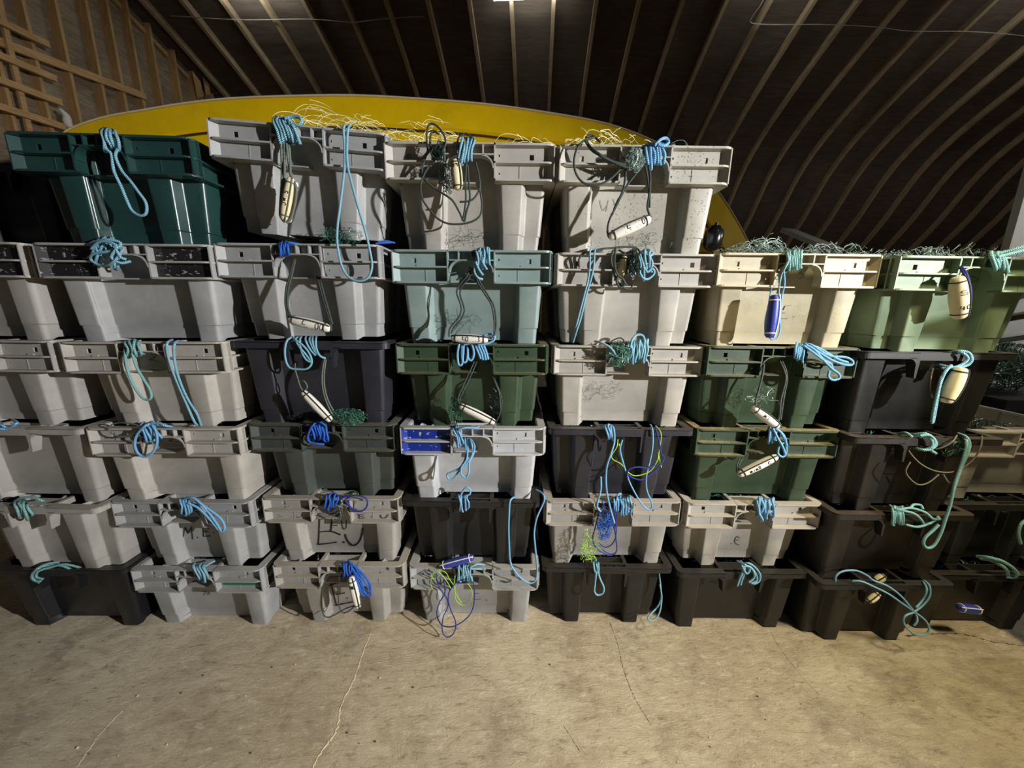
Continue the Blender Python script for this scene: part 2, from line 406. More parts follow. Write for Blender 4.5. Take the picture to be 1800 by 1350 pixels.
for d in (5.72, 6.02, 6.34, 6.68, 7.02): gbox('blocking', d, d+.26, prof_z(d)-.20, prof_z(d)-.14, X0+.02, X0+.06, M['stud'], left, prof_z(d+.26)-prof_z(d))
lad = empty('wall_ladder', B(X0+.19, 4.45, 3.2)); tag(lad, 'rough wooden ladder of four battens nailed up the left gable wall', 'ladder')
bpy.context.view_layer.update()
def ladp(d0, d1, z0, z1, x0, x1, nm, tilt=0):
    o = gbox(nm, d0, d1, z0, z1, x0, x1, M['lath'], None, tilt); o.parent = lad; o.matrix_parent_inverse = lad.matrix_world.inverted()
for z in (3.52, 3.80, 4.06, 4.42): ladp(3.9, 4.80, z, z+.07, X0+.20, X0+.245, 'rung', .06)
for d in (3.95, 4.42): ladp(d, d+.05, 3.1, 4.9, X0+.165, X0+.20, 'side_rail')
pt = MB(); pt.tube(smoothpath([B(X0+.26, 4.74, 3.80), B(X0+.28, 4.78, 3.74), B(X0+.27, 4.79, 3.66), B(X0+.29, 4.82, 3.60), B(X0+.27, 4.85, 3.57)], 6), .028, 7, taper=lambda f: .5+1.1*math.sin(3*f+.3)**2)
tag(add('rag', pt.mesh('rag', True), M['float_w']), 'white rag hanging on the wooden ladder rail', 'rag')
# torn sheathing flaps at the far end of the gable wall
for (u, v, s_) in ((347, 150, 1.0), (362, 152, .7)):
    q = ray(u, v); qx = q.x*BX.x+q.y*BX.y; t_ = (X0+.16)/qx; p = Vector((0,0,CAM_H))+q*t_
    mb = MB(); h = .22*s_; mb.hexa([(0,-.05*s_,-h),(.01,-.05*s_,-h),(.03,.07*s_,-h*.6),(.02,.07*s_,-h*.6),(0,-.08*s_,h*.8),(.01,-.08*s_,h*.8),(.05,.02,h*.3),(.04,.02,h*.3)])
    add('torn_sheathing', mb.mesh('torn_sheathing'), M['lath'], left, p)
# roof wires
def wire(pix, back=.14, thick=.006):
    pts = []
    for (u, v) in pix:
        q = ray(u, v); qx = q.x*BX.x+q.y*BX.y; qy = q.x*BY.x+q.y*BY.y; t_ = 5.0
        for _ in range(200):
            z = CAM_H+t_*q.z
            if t_*qy >= 10.9 or z >= prof_z(max(0, min(10.9, t_*qy)))-back: break
            t_ += .03
        pts.append(Vector((0,0,CAM_H))+q*t_)
    mb = MB(); mb.tube(smoothpath(pts, 5), thick, 4)
    return mb
M['wire'] = flat('grey_cable', (150,140,130), .6)
for pix, lb in (([(300,28),(352,31),(400,34),(450,35),(500,34),(550,34),(600,38),(620,40),(650,36),(690,32),(745,29)], 'thin grey cable strung along the roof rafters at left'),
                ([(1345,-6),(1335,12),(1322,30),(1321,40),(1350,43),(1395,43),(1450,43),(1500,45),(1547,48),(1590,54),(1640,55),(1690,55),(1750,58),(1800,63)], 'thin grey cable strung along the roof rafters at right')):
    tag(add('cable', wire(pix).mesh('cable'), M['wire']), lb, 'cable')
# fluorescent fixtures under the roof, just at the top of the frame
M['tube'], t_, b_ = nodes('fluorescent_tube'); b_.inputs['Emission Color'].default_value = (.92,1,.94,1); b_.inputs['Emission Strength'].default_value = 38
M['fixture'] = flat('white_enamel_fixture', (200,205,195), .4)
for (xb, lab) in ((-4.1, 'left roof fluorescent strip light above the yellow hull stern'), (-.23, 'middle fluorescent strip light at the top edge'), (3.15, 'fluorescent strip light above the sixth stack'), (6.45, 'rightmost fluorescent strip light under the curved roof')):
    d = 5.995 if xb == -.23 else 5.82; z = prof_z(d)-.18
    o = empty('strip_light', B(xb, d, z), (0, 0, PSI)); tag(o, lab, 'light', 'roof strip lights')
    mb = MB().box(-.5, .5, -.07, .07, .0, .07); add('housing', mb.mesh('housing'), M['fixture'], o)
    for y in (-.04, .04):
        tb = MB(); tb.tube([(-.48, y, -.03), (.48, y, -.03)], .013, 8); add('tube', tb.mesh('tube', 40), M['tube'], o)
# ------------------------------------------------------------------ yellow hull lying behind the crates
M['hull'] = plastic('yellow_gelcoat', (238,196,6), dust=0, rough=.3, gloss=.5, var=.05, scratch=.05)
M['trim'] = flat('pale_keel_strip', (205,190,150), .5); M['rub'] = flat('dark_rub_groove', (60,48,20), .6)
BYY = 2.75
arc_px = [(85,262),(120,230),(180,208),(250,195),(330,182),(412,174),(515,170),(625,169),(738,175),(850,184),(960,199),(1067,219),(1150,250),(1205,285),(1263,340),(1318,433),(1345,500)]
arc = smoothpath([P(u, v, BYY) for u, v in arc_px], 3)
hull = empty('boat_hull', (-.6, BYY, 0)); tag(hull, 'upturned yellow boat hull lying behind the crate wall', 'boat')
n = len(arc); C = Vector((-.75, BYY, 1.2))
def inset(i, k):      # move towards the hull's middle, perpendicular to the outline
    a, b = arc[max(i-1, 0)], arc[min(i+1, n-1)]; t_ = (b-a).normalized(); nr = Vector((-t_.z, 0, t_.x)); 
    return -nr*k if nr.z > 0 or nr.x > 0 else nr*k
sec = [(0, 0), (.012, -.012), (.17, -.035), (.185, -.020), (.20, -.020), (.215, -.045), (.5, -.075), (.95, -.10)]
zmin = lambda x: 2.3 if x < .8 else (1.86 if x > 1.25 else 2.3-(x-.8)/.45*.44)
mb = MB()
for i in range(n):
    for (k, dy) in sec:
        q = arc[i]+inset(i, k)+Vector((0, dy, 0))
        if k > .3: q.z = max(q.z-(k-.3)*.2, zmin(q.x))
        mb.v.append((q.x+.6, q.y-BYY, q.z))
    for (k, dy) in [(.012, .03), (.2, .45), (.6, .85), (1.1, .95)]:
        q = arc[i]+inset(i, k)+Vector((0, dy, 0)); mb.v.append((q.x+.6, q.y-BYY, max(q.z, zmin(q.x))))
m_ = len(sec)
for i in range(n-1):
    a = i*12; b = a+12
    for j in range(m_-1): mb.f.append((a+j, a+j+1, b+j+1, b+j))
    mb.f.append((a, b, b+m_, a+m_))
    for j in range(m_, 11): mb.f.append((a+j, b+j, b+j+1, a+j+1))
add('shell', fixn(mb.mesh('shell', 35)), M['hull'], hull)
tb = MB(); tb.tube([(p.x+.6, p.y-BYY-.004, p.z+.004) for p in arc], .006, 6); add('keel_strip', tb.mesh('keel_strip', True), M['trim'], hull)
tb = MB(); tb.tube([(q.x+.6, q.y-BYY-.017, q.z) for q in [arc[i]+inset(i, .193) for i in range(n)]], .009, 6); add('rub_groove', tb.mesh('rub_groove', True), M['rub'], hull)
for x in (-2.1, .55): 
    o = MB().box(x-.06, x+.06, .15, .75, 0, .06).box(x-.06, x+.06, .16, .22, .06, 2.2).box(x-.06, x+.06, .68, .74, .06, 2.2).box(x-.25, x+.25, .1, .8, 2.2, 2.27); tag(add('trestle', o.mesh('trestle'), M['stud'], None, (0, BYY+.05, 0)), 'wooden trestle under the '+('left' if x < 0 else 'right')+' part of the yellow hull', 'trestle', 'boat trestles')
# black fender at the stern
M['rubber'] = flat('glossy_black_rubber', (22,22,26), .22, spec=.7)
f = MB(); prf = [(.006, -.115), (.03, -.11), (.055, -.09), (.07, -.055), (.074, 0), (.07, .05), (.055, .085), (.03, .105), (.012, .112), (.012, .13)]
prf = [(a*.62, z_*.56) for a, z_ in prf]; f.lathe(prf, 20); p = P(1254, 418, 1.98)
tag(add('fender', fixn(f.mesh('fender', 50)), M['rubber'], None, p, (0, .1, 0)), 'glossy black rubber fender beside the yellow hull, behind the speckled crate', 'fender')
# white panel standing at the far right
wp = MB().box(2.96, 4.2, 2.3, 2.34, 0, 3.2); M['whitepanel'] = flat('white_painted_panel', (214,216,214), .6)
tag(add('standing_panel', wp.mesh('standing_panel'), M['whitepanel']), 'tall white panel standing at the right edge behind the crates', 'panel')
# planks and boards stored behind the right stack
M['oldwood'] = wood('grey_weathered_board', (110,98,84), (150,138,120), 4., (2, 12, 12)); M['greyboard'] = flat('grey_plastic_board', (120,120,122), .5)
def slab(name, a, b, w_, h_, mat, label, cat, group=None):
    mb = MB().bar(a, b, w_, h_); return tag(add(name, fixn(mb.mesh(name)), mat), label, cat, group)
slab('board', P(1384, 405, 2.0), P(1470, 440, 1.75), .085, .02, M['greyboard'], 'grey board sticking up from the nets behind the beige crate', 'board')
for i, (a, b, w_, mt, lb) in enumerate([((1758,535),(1830,508),.10,'whitepanel','whitish board lying across the pile at right edge'), ((1752,562),(1835,548),.16,'oldwood','weathered plank below the whitish board at right edge'),
      ((1745,598),(1840,585),.12,'whitepanel','dirty white board in the pile beside black crate'), ((1745,630),(1850,622),.14,'oldwood','brown plank in the pile above the teal nets'), ((1740,660),(1850,655),.12,'whitepanel','white slab just above the teal nets at right edge')]):
    slab('board', P(*a, 2.25), P(*b, 2.15), w_, .03, M[mt], lb, 'board', 'boards stored at the right')
mb = MB().box(2.66, 3.5, 1.9, 2.24, 0, .96).box(2.64, 3.52, 1.88, 2.26, .96, 1.02).box(2.9, 3.0, 1.86, 1.88, .86, .98); tag(add('storage_chest', mb.mesh('storage_chest'), M['black']), 'dark chest under the boards and nets at right edge', 'chest')
# ------------------------------------------------------------------ crate geometry (local: front y=0, feet z=0, top z=CH)
CW, CD, CH, BAND = .58, .78, .338, .1157
def fillet(poly, seg=3):
    out = []; n = len(poly)
    for i, p in enumerate(poly):
        r = p[2]; a = Vector(poly[i-1][:2]); b = Vector(p[:2]); c = Vector(poly[(i+1) % n][:2])
        d1 = (a-b); d2 = (c-b); k = min(r, d1.length*.45, d2.length*.45)
        q1 = b+d1.normalized()*k; q2 = b+d2.normalized()*k
        for j in range(seg+1):
            t = j/seg; q = q1*(1-t)**2+b*2*t*(1-t)+q2*t*t; out.append((q.x, q.y, p[3]))
    return out
def body_profile(level, inboard=True):
    """level 0 top .. 1 bottom; returns plan polygon with (x, y, radius, foot flag)"""
    L = lambda a, b: a+(b-a)*level
    # one end has its posts inboard, the other at the corners; crates are stacked turned end for end
    inb = [(L(.088,.100), L(.075,.094), .006, 0), (L(.099,.112), L(.028,.050), .007, 1),
           (L(.186,.172), L(.028,.050), .007, 1), (L(.199,.186), L(.066,.086), .006, 0),
           (L(.272,.246), L(.066,.086), .016, 0)]
    cor = [(L(.160,.158), L(.075,.094), .006, 0), (L(.174,.172), L(.028,.050), .007, 1),
           (L(.255,.238), L(.028,.050), .010, 1), (L(.267,.246), L(.042,.064), .006, 1),
           (L(.272,.247), L(.075,.094), .006, 0)]
    side = [(L(.272,.246), L(.18,.19), .006, 0), (L(.256,.234), L(.20,.21), .006, 0),
            (L(.256,.234), L(.33,.33), .006, 0), (L(.272,.246), L(.35,.35), .006, 0)]
    fr, bk = (inb, cor) if inboard else (cor, inb)
    mir = [(x, CD-y, r, f) for (x, y, r, f) in reversed(bk+side)]
    right = fr+side+mir
    left = [(-x, y, r, f) for (x, y, r, f) in reversed(right)]
    return right+left
def make_body(inboard):
    mb = MB(); H = CH
    levels = [(H-.004, 0, 0), (.060, .84, 0), (.0565, .84, .004), (None, 1.0, .004)]
    rings = []
    for z, lv, ins in levels:
        pr = fillet(body_profile(lv, inboard)); ring = []
        for (x, y, f) in pr:
            sx = 1-ins/.27; yy = CD/2+(y-CD/2)*(1-ins/.39)
            ring.append((x*sx, yy, z if z is not None else (0.0 if f else .009)))
        rings.append(ring)
    n = len(rings[0])
    for r in rings: mb.v += r
    for k in range(3):
        for i in range(n): j = (i+1) % n; mb.f.append((k*n+i, (k+1)*n+i, (k+1)*n+j, k*n+j))
    # inner wall
    b = len(mb.v)
    for z, lv, sh in ((H-.004, 0, .985), (.03, .95, .97)):
        for (x, y, f) in fillet(body_profile(lv, inboard)): mb.v.append((x*sh, CD/2+(y-CD/2)*(sh+.005), z))
    for i in range(n):
        j = (i+1) % n
        mb.f.append((b+i, b+j, b+n+j, b+n+i)); mb.f.append((i, j, b+j, b+i))
    # floors: inner and outer
    c = len(mb.v); mb.v += [(0, CD/2, .03), (0, CD/2, .009)]
    for i in range(n):
        j = (i+1) % n; mb.f.append((b+n+i, b+n+j, c)); mb.f.append((3*n+j, 3*n+i, c+1))
    return fixn(mb.mesh('crate_body', 40))
def plan_path(x0, half, r, off):
    """from (x0,front) round the right side to (x0,back); off shifts inwards"""
    h = half-off; pts = [(x0, off)]
    rr = max(r-off, .002)
    for j in range(6):
        a = -math.pi/2+j/5*math.pi/2; pts.append((h-rr+rr*math.cos(a), off+rr+rr*math.sin(a)))
    for j in range(6):
        a = j/5*math.pi/2; pts.append((h-rr+rr*math.cos(a), CD-off-rr+rr*math.sin(a)))
    pts.append((x0, CD-off)); return pts
def mirror(p): return [(-x, y) for x, y in reversed(p)]
def ring(mb, x0, half, r, width, z0, z1, inner=None):
    for s in (0, 1):
        o = plan_path(x0, half, r, 0); i = plan_path(x0, half, r, width)
        if s: o = mirror(o); i = mirror(i)
        mb.strip(o, i, z0, z1)
HX = .082
def make_rim_a():
    mb = MB(); H = CH
    ring(mb, HX, .2935, .032, .030, H-.007, H)
    ring(mb, HX, .2925, .032, .030, H-.0615, H-.0560)
    ring(mb, HX, .2935, .032, .040, H-BAND, H-BAND+.0065)
    for s in (-1, 1):
        mb.box(min(s*HX, s*(HX+.005)), max(s*HX, s*(HX+.005)), .0, .04, H-BAND, H)          # handle side plates
        mb.box(min(s*.2835, s*.2875), max(s*.2835, s*.2875), .006, .042, H-BAND+.003, H-.003)   # corner plates
        for y in (.03, .26, .52, CD-.034): mb.box(min(s*.256, s*.297), max(s*.256, s*.297), y, y+.004, H-BAND+.003, H-.003)
        xs = sorted((s*.259, s*.262)); mb.box(xs[0], xs[1], .03, CD-.03, H-BAND, H-.003)
    mb.box(-.26, .26, CD-.034, CD-.030, H-BAND, H-.003)
    # bars that frame the handle pocket, seen from above
    for s in (-1, 1):
        xs = sorted((s*.078, s*.094)); mb.box(xs[0], xs[1], .028, .092, H-.022, H-.001)
    return fixn(mb.mesh('crate_rim'))
def make_panel_a(s):
    """back wall of one rim pocket with its square vent and sloped outer end"""
    mb = MB(); H = CH; z0, z1 = H-BAND+.003, H-.004; y0, y1 = .026, .030
    hx0, hx1, hz0, hz1 = .203, .218, H-.044, H-.028
    X = [HX+.003, .097, .102, hx0, hx1, .264]; Z = [z0, H-.089, H-.084, hz0, H-.034, hz1+.001, z1]
    holes = {(3, 3), (3, 4), (1, 1), (1, 4)}
    for i in range(5):
        for j in range(6):
            if (i, j) in holes: continue
            xs = sorted((s*X[i], s*X[i+1])); mb.box(xs[0], xs[1], y0, y1, Z[j], Z[j+1])
    a, b = s*.264, s*.2845
    p = [(a,.026,z0),(b,.006,z0),(b,.010,z0),(a,.030,z0),(a,.026,z1),(b,.006,z1),(b,.010,z1),(a,.030,z1)]
    mb.hexa(p)
    # small moulded boss beside the vent and a vertical mould line
    xs = sorted((s*.168, s*.171)); mb.box(xs[0], xs[1], .0245, .027, z0, H-.062)
    xs = sorted((s*.180, s*.202)); mb.box(xs[0], xs[1], .0225, .027, H-.056, H-.050)
    return fixn(mb.mesh('rim_panel'))
def make_handle_a():
    mb = MB(); H = CH
    mb.box(-HX, HX, 0, .036, H-.005, H)
    mb.box(-HX, HX, 0, .034, H-.037, H-.033)
    mb.box(-HX, HX, .030, .034, H-.034, H-.004)
    for x in (-.045, 0, .045): mb.box(x-.002, x+.002, .002, .031, H-.034, H-.004)
    for s in (-1, 1):                       # arch fillets
        R = .042; cx = s*(HX-R); cz = H-.035-R; pr = None
        for k in range(7):
            a = k/6*math.pi/2; q = [(cx+s*(R-e)*math.cos(a), cz+(R-e)*math.sin(a)) for e in (0, .004)]
            if pr:
                (x0,z0),(x1,z1) = pr; (x2,z2),(x3,z3) = q
                mb.hexa([(x0,0,z0),(x2,0,z2),(x2,.034,z2),(x0,.034,z0),(x1,0,z1),(x3,0,z3),(x3,.034,z3),(x1,.034,z1)])
            pr = q
    mb.box(-HX, .016, .034, .076, H-BAND, H-BAND+.004)
    return fixn(mb.mesh('crate_handle'))
def make_rim_b():
    mb = MB(); H = CH
    ring(mb, HX, .2925, .026, .032, H-.005, H)
    for s in (0, 1):
        o = plan_path(HX, .2925, .026, 0); i = plan_path(HX, .2925, .026, .005)
        if s: o = mirror(o); i = mirror(i)
        mb.strip(o, i, H-.025, H-.001)
    for s in (-1, 1):
        xs = sorted((s*.078, s*.094)); mb.box(xs[0], xs[1], .028, .098, H-.024, H-.001)
        for y in (.2, .4, .6): 
            xs = sorted((s*.255, s*.292)); mb.box(xs[0], xs[1], y, y+.005, H-.05, H-.003)
    return fixn(mb.mesh('crate_rim'))
def make_handle_b():
    mb = MB(); H = CH
    mb.box(-HX, HX, 0, .010, H-.030, H); mb.box(-HX, HX, .024, .034, H-.026, H)
    mb.box(-HX, HX, .009, .025, H-.030, H-.026)
    for x in (-.04, .0, .04): mb.box(x-.002, x+.002, .009, .025, H-.026, H-.003)
    for s in (-1, 1):                       # tapering brackets with a curved root
        x0 = s*(HX-.004); x1 = s*(HX+.012)
        z0, z1 = H-.098, H-.02
        p = [(x0,.002,z0),(x0+s*.007,.002,z0),(x0+s*.007,.030,z0),(x0,.030,z0),(x0,.0,z1),(x1,.0,z1),(x1,.04,z1),(x0,.04,z1)]
        mb.hexa(p)
        R = .03; pr = None
        for k in range(7):
            a = math.pi/2*k/6; xx = s*(HX+.008+R)-s*R*math.cos(a); zz = H-.024-R+R*math.sin(a)
            if pr: mb.hexa([(pr[0],.0,pr[1]),(xx,.0,zz),(xx,.01,zz),(pr[0],.01,pr[1]),(pr[0],.0,H-.02),(xx,.0,H-.02),(xx,.01,H-.02),(pr[0],.01,H-.02)])
            pr = (xx, zz)
    return fixn(mb.mesh('crate_handle'))
BODIES = {True: make_body(True), False: make_body(False)}; RIM_A = make_rim_a(); PAN = {-1: make_panel_a(-1), 1: make_panel_a(1)}; HAN_A = make_handle_a()
RIM_B = make_rim_b(); HAN_B = make_handle_b()
FIT = {
(-1,2):('A',-1.988,1.306,1.671,-0.001,0.001),
(-1,3):('A',-1.975,1.310,1.335,-0.002,0.001),
(-1,4):('B',-1.951,1.322,0.997,0.004,0.003),
(-1,5):('B',-1.956,1.318,0.664,-0.012,0.003),
(-1,6):('B',-1.960,1.355,0.343,0.011,-0.002),
(0,1):('A',-1.350,1.305,2.004,0.035,0.003),
(0,2):('A',-1.344,1.308,1.671,0.054,-0.009),
(0,3):('A',-1.349,1.313,1.335,0.030,-0.009),
(0,4):('A',-1.354,1.330,1.000,0.022,-0.003),
(0,5):('A',-1.369,1.358,0.669,-0.002,-0.010),
(0,6):('A',-1.379,1.378,0.331,-0.008,-0.015),
(1,1):('A',-0.736,1.341,2.052,0.047,0.051),
(1,2):('A',-0.765,1.342,1.683,0.006,-0.002),
(1,3):('B',-0.760,1.353,1.339,0.015,-0.002),
(1,4):('A',-0.759,1.378,1.008,0.016,-0.005),
(1,5):('A',-0.765,1.394,0.674,0.010,-0.002),
(1,6):('A',-0.757,1.393,0.350,0.004,-0.012),
(2,1):('A',-0.152,1.350,2.010,-0.000,-0.001),
(2,2):('A',-0.152,1.367,1.673,-0.004,-0.004),
(2,3):('A',-0.154,1.371,1.335,0.005,-0.006),
(2,4):('A',-0.155,1.370,1.004,0.010,-0.003),
(2,5):('B',-0.168,1.390,0.671,-0.003,0.001),
(2,6):('A',-0.160,1.410,0.335,-0.000,-0.001),
(3,1):('A',0.436,1.342,2.005,-0.005,0.004),
(3,2):('A',0.447,1.371,1.669,0.008,-0.001),
(3,3):('A',0.449,1.390,1.334,0.007,0.001),
(3,4):('B',0.444,1.381,1.002,-0.004,-0.004),
(3,5):('A',0.442,1.402,0.672,0.012,-0.002),
(3,6):('B',0.440,1.409,0.344,-0.005,-0.006),
(4,2):('A',1.022,1.354,1.673,-0.007,0.001),
(4,3):('A',1.031,1.370,1.339,0.010,0.004),
(4,4):('A',1.036,1.385,1.005,-0.002,0.003),
(4,5):('A',1.042,1.398,0.671,0.011,0.003),
(4,6):('B',1.038,1.394,0.337,0.007,-0.001),
(5,2):('A',1.622,1.313,1.664,-0.006,0.006),
(5,3):('B',1.592,1.339,1.330,-0.004,-0.001),
(5,4):('B',1.608,1.321,1.002,-0.012,-0.001),
(5,5):('B',1.610,1.333,0.669,0.012,0.004),
(5,6):('B',1.614,1.333,0.339,0.008,0.001)
}
STACK = {-1: 'first stack from left', 0: 'second stack from left', 1: 'third stack from left', 2: 'fourth stack from left',
         3: 'fifth stack from left', 4: 'sixth stack from left', 5: 'seventh stack from left', 6: 'rightmost stack'}
LEVEL = {1: 'sixth crate up', 2: 'fifth crate up', 3: 'fourth crate up', 4: 'third crate up', 5: 'second crate up', 6: 'bottom crate'}
CR = {}
CORNER = {(0,2),(-1,2),(0,4),(-1,4),(0,6),(-1,6),(1,3),(1,5),(2,2),(2,4),(2,6),(3,1),(3,3),(3,5),(4,2),(4,4),(4,6),(5,3),(5,5),(6,4),(6,6)}
def crate(key, kind, X, Y, ztop, yaw, roll, mat, look, panels=(None, None)):
    o = empty('storage_crate', (X, Y, ztop-CH), (0, roll, yaw))
    c, r = key
    tag(o, look+', '+LEVEL[r]+', '+STACK[c], 'crate', 'stacked net crates')
    add('body', BODIES[key not in CORNER], mat, o)
    if kind == 'A':
        add('rim', RIM_A, mat, o); add('handle', HAN_A, mat, o)
        for s, pm in zip((-1, 1), panels):
            q = add('rim_panel', PAN[s], pm[0] if pm else mat, o)
            if pm: q['label'] = pm[1]
    else:
        add('rim', RIM_B, mat, o); add('handle', HAN_B, mat, o)
    CR[key] = (o, kind, X, Y, ztop, yaw); return o
pb = (M['paint_black'], 'rim panel painted black, chipped'); pbl = (M['paint_blue'], 'rim panel painted blue, chipped')
LOOK = {(-1,2): ('grey', 'grey crate with black-painted rim panels', (pb, pb)), (-1,3): ('grey', 'grey crate with ledged rim cut by the frame', None),
 (-1,4): ('grey', 'grey crate with plain lip rim', None), (-1,5): ('grey', 'pale grey crate with plain lip rim', None), (-1,6): ('black2', 'black crate with plain lip rim on floor', None),
 (0,1): ('teal', 'glossy dark teal crate', None), (0,2): ('greyc', 'grey crate with black-painted rim panels', (pb, pb)), (0,3): ('greyw', 'grey crate with looped teal rope', None),
 (0,4): ('greyw', 'grey crate with rope loop on handle', None), (0,5): ('greyc', 'grey crate marked M.E.', None), (0,6): ('greyc', 'grey crate with green strip on rim', None),
 (1,1): ('greyc', 'tilted grey crate', None), (1,2): ('greyc', 'grey crate with royal blue rope', None), (1,3): ('navy', 'blue-black crate with plain lip', None),
 (1,4): ('dgreen', 'dull grey-green crate', None), (1,5): ('grey', 'grey crate marked E.J. in black pen', None), (1,6): ('grey', 'grey crate with large E mark, on floor', None),
 (2,1): ('greyw', 'pale grey crate hung with dark cords', None), (2,2): ('aqua', 'pale aqua crate', None), (2,3): ('green', 'scuffed green crate', None),
 (2,4): ('pale', 'pale grey crate with blue-painted rim panel', (pbl, None)), (2,5): ('black', 'black crate with plain lip', None), (2,6): ('greyc', 'grey crate with blue float on rim', None),
 (3,1): ('speck', 'speckled pale grey crate', None), (3,2): ('greyw', 'pale grey crate with tangled cords', None), (3,3): ('greyw', 'pale grey crate with large rope coil', None),
 (3,4): ('navy', 'charcoal crate with plain lip', None), (3,5): ('grey', 'grey crate with blue and lime twine', None), (3,6): ('black', 'black crate with plain lip on floor', None),
 (4,2): ('beige', 'beige crate marked E', None), (4,3): ('green', 'green crate with splayed blue rope', None), (4,4): ('green', 'dusty green crate', None),
 (4,5): ('greyw', 'pale grey crate marked E', None), (4,6): ('black', 'black crate with plain lip on floor', None),
 (5,2): ('mint', 'mint green crate', None), (5,3): ('black', 'black crate with white float', None), (5,4): ('brown', 'dusty black crate with teal rope', None),
 (5,5): ('brown', 'dusty black crate with wound teal rope', None), (5,6): ('black', 'black crate with hanging loops on floor', None)}
for k, (kind, X, Y, zt, yaw, rl) in FIT.items():
    mt, look, pn = LOOK[k]
    crate(k, kind, X, Y, zt, yaw, rl, M[mt], look, pn or (None, None))
crate((-1,1), 'B', -2.02, 1.52, 1.985, 0, 0, M['black2'], 'shiny black crate behind the teal one')
crate((6,4), 'A', 2.24, 1.46, .985, -.02, 0, M['grey'], 'grey crate in shade, black specks')
crate((6,5), 'B', 2.20, 1.43, .665, .02, 0, M['black'], 'black crate in deep shade')
crate((6,6), 'B', 2.17, 1.40, .3378, .0, 0, M['black'], 'black crate in deep shade on floor')
# green strip stuck along the lower pocket of the bottom crate
g = MB().box(.10, .262, .0225, .0258, CH-BAND+.022, CH-.064); add('tape_strip', g.mesh('tape_strip'), M['paint_green'], CR[(0,6)][0])['label'] = 'green strip'
# unseen stack added outside the right frame edge to shade the last two stacks
for i in range(6):
    o = empty('storage_crate', (2.60, .55, .334*i), (0, 0, 0))
    tag(o, 'black crate in the unseen shading stack added off the right frame edge, '+['bottom', 'second up', 'third up', 'fourth up', 'fifth up', 'topmost'][i], 'crate', 'stacked net crates')
    for nm, me in (('body', BODIES[i % 2 == 0]), ('rim', RIM_B), ('handle', HAN_B)): add(nm, me, M['black'], o)
# ------------------------------------------------------------------ ropes, cords, floats and nets
RN = random.Random(11)
def where(key): return LEVEL[key[1]]+', '+STACK[key[0]]
def path3(pts, Y, dy=-.012, sub=6, closed=False):
    q = []
    for p in pts:
        e = p[2] if len(p) > 2 else dy
        q.append(P(p[0], p[1], Y+e))
    return smoothpath(q, sub, closed)
def coilpath(key, x0, x1, y0, y1, n, slant=0., mess=0.):
    Y = CR[key][3]; pts = []
    for k in range(n):
        f = (k+.5)/n if n > 1 else .5
        x = x0+(x1-x0)*f; j = lambda a=1.: RN.uniform(-1, 1)*(1.0+mess*3)*a
        s = slant
        t_ = y0+j(1.2); b_ = y1+j(2.5)
        pts += [P(x+j(), t_, Y+.012), P(x+j()*.6-1, t_+(b_-t_)*.15, Y-.012), P(x+s*.5+j(), (t_+b_)/2, Y-.017-.004*RN.random()),
                P(x+s+j(), b_-(b_-t_)*.1, Y-.012), P(x+s+j(), b_, Y+.008), P(x+s*.6+j(), b_-3, Y+.038), P(x+j(), (t_+b_)/2, Y+.046), P(x+j(), t_+2, Y+.040)]
    return smoothpath(pts, 5)
def rope(label, key, mat, coils=(), paths=(), r=.0046, name='rope', cat='rope', group='ropes tied to the crates', n=7):
    mb = MB(); Y = CR[key][3]
    for c in coils: mb.tube(coilpath(key, *c), r, n)
    for p in paths:
        dy = -.014; rr = r
        if isinstance(p, dict): pts, dy, rr = p['p'], p.get('dy', -.014), p.get('r', r)
        else: pts = p
        mb.tube(path3(pts, Y, dy), rr, n)
    o = add(name, mb.mesh(name, True), M[mat]); tag(o, label, cat, group); return o
def tailfix(key): pass
# --- rope on each crate
R_ = rope
R_('cyan rope knotted on teal crate with one long hanging loop', (0,1), 'rope_cyan', [(176,206,228,266,4,6,.6)],
   [[(190,232,.02),(184,250),(187,262),(196,272),(200,300),(213,328),(222,350),(232,370),(247,379),(257,374),(256,356),(243,337),(229,318),(214,300),(203,275),(207,262)]], r=.0044)
R_('messy cyan rope bundle on the crate with black-painted panels', (0,2), 'rope_cyan', [(160,205,421,464,5,8,1.),(170,214,420,455,3,-20,1.)],
   [[(158,428),(185,421,-.03),(212,427,-.02),(200,440,-.03),(165,446,-.03),(160,456),(178,467),(200,460,-.04),(218,436,-.03)],[(160,438,-.03),(178,424,-.04),(205,432,-.04),(196,452,-.04),(212,462,-.03),(230,459)],[(205,440,-.04),(212,452,-.04),(222,456,-.03)]], r=.0044)
R_('faded teal rope with flat hanging loop, left of twin cyan strands', (0,3), 'rope_teal', [(218,246,600,622,4,4,.4)],
   [[(222,604,.0),(220,620),(223,645),(232,672),(247,695),(258,703),(266,698),(263,684),(252,666),(240,645),(233,622),(232,606,.0)],[(236,603,.0),(233,612),(240,620),(253,622,.02)]], r=.0046)
R_('twin cyan strands hanging from the right rim of the third crate up', (0,3), 'rope_cyan', [],
   [[(303,597,.04),(294,603),(294,620),(302,648),(313,676),(326,706),(340,738),(347,748,.01)],[(314,599,.04),(307,604),(306,625),(310,650),(320,680),(332,705),(346,727),(354,749,.01)]], r=.0042)
R_('light blue rope end lying on the rim at the left frame edge', (-1,4), 'rope_sky', [], [[(-20,742,.03),(0,746),(14,752),(30,744),(22,738,.02)],[(-20,750),(5,754),(25,749,.02)]])
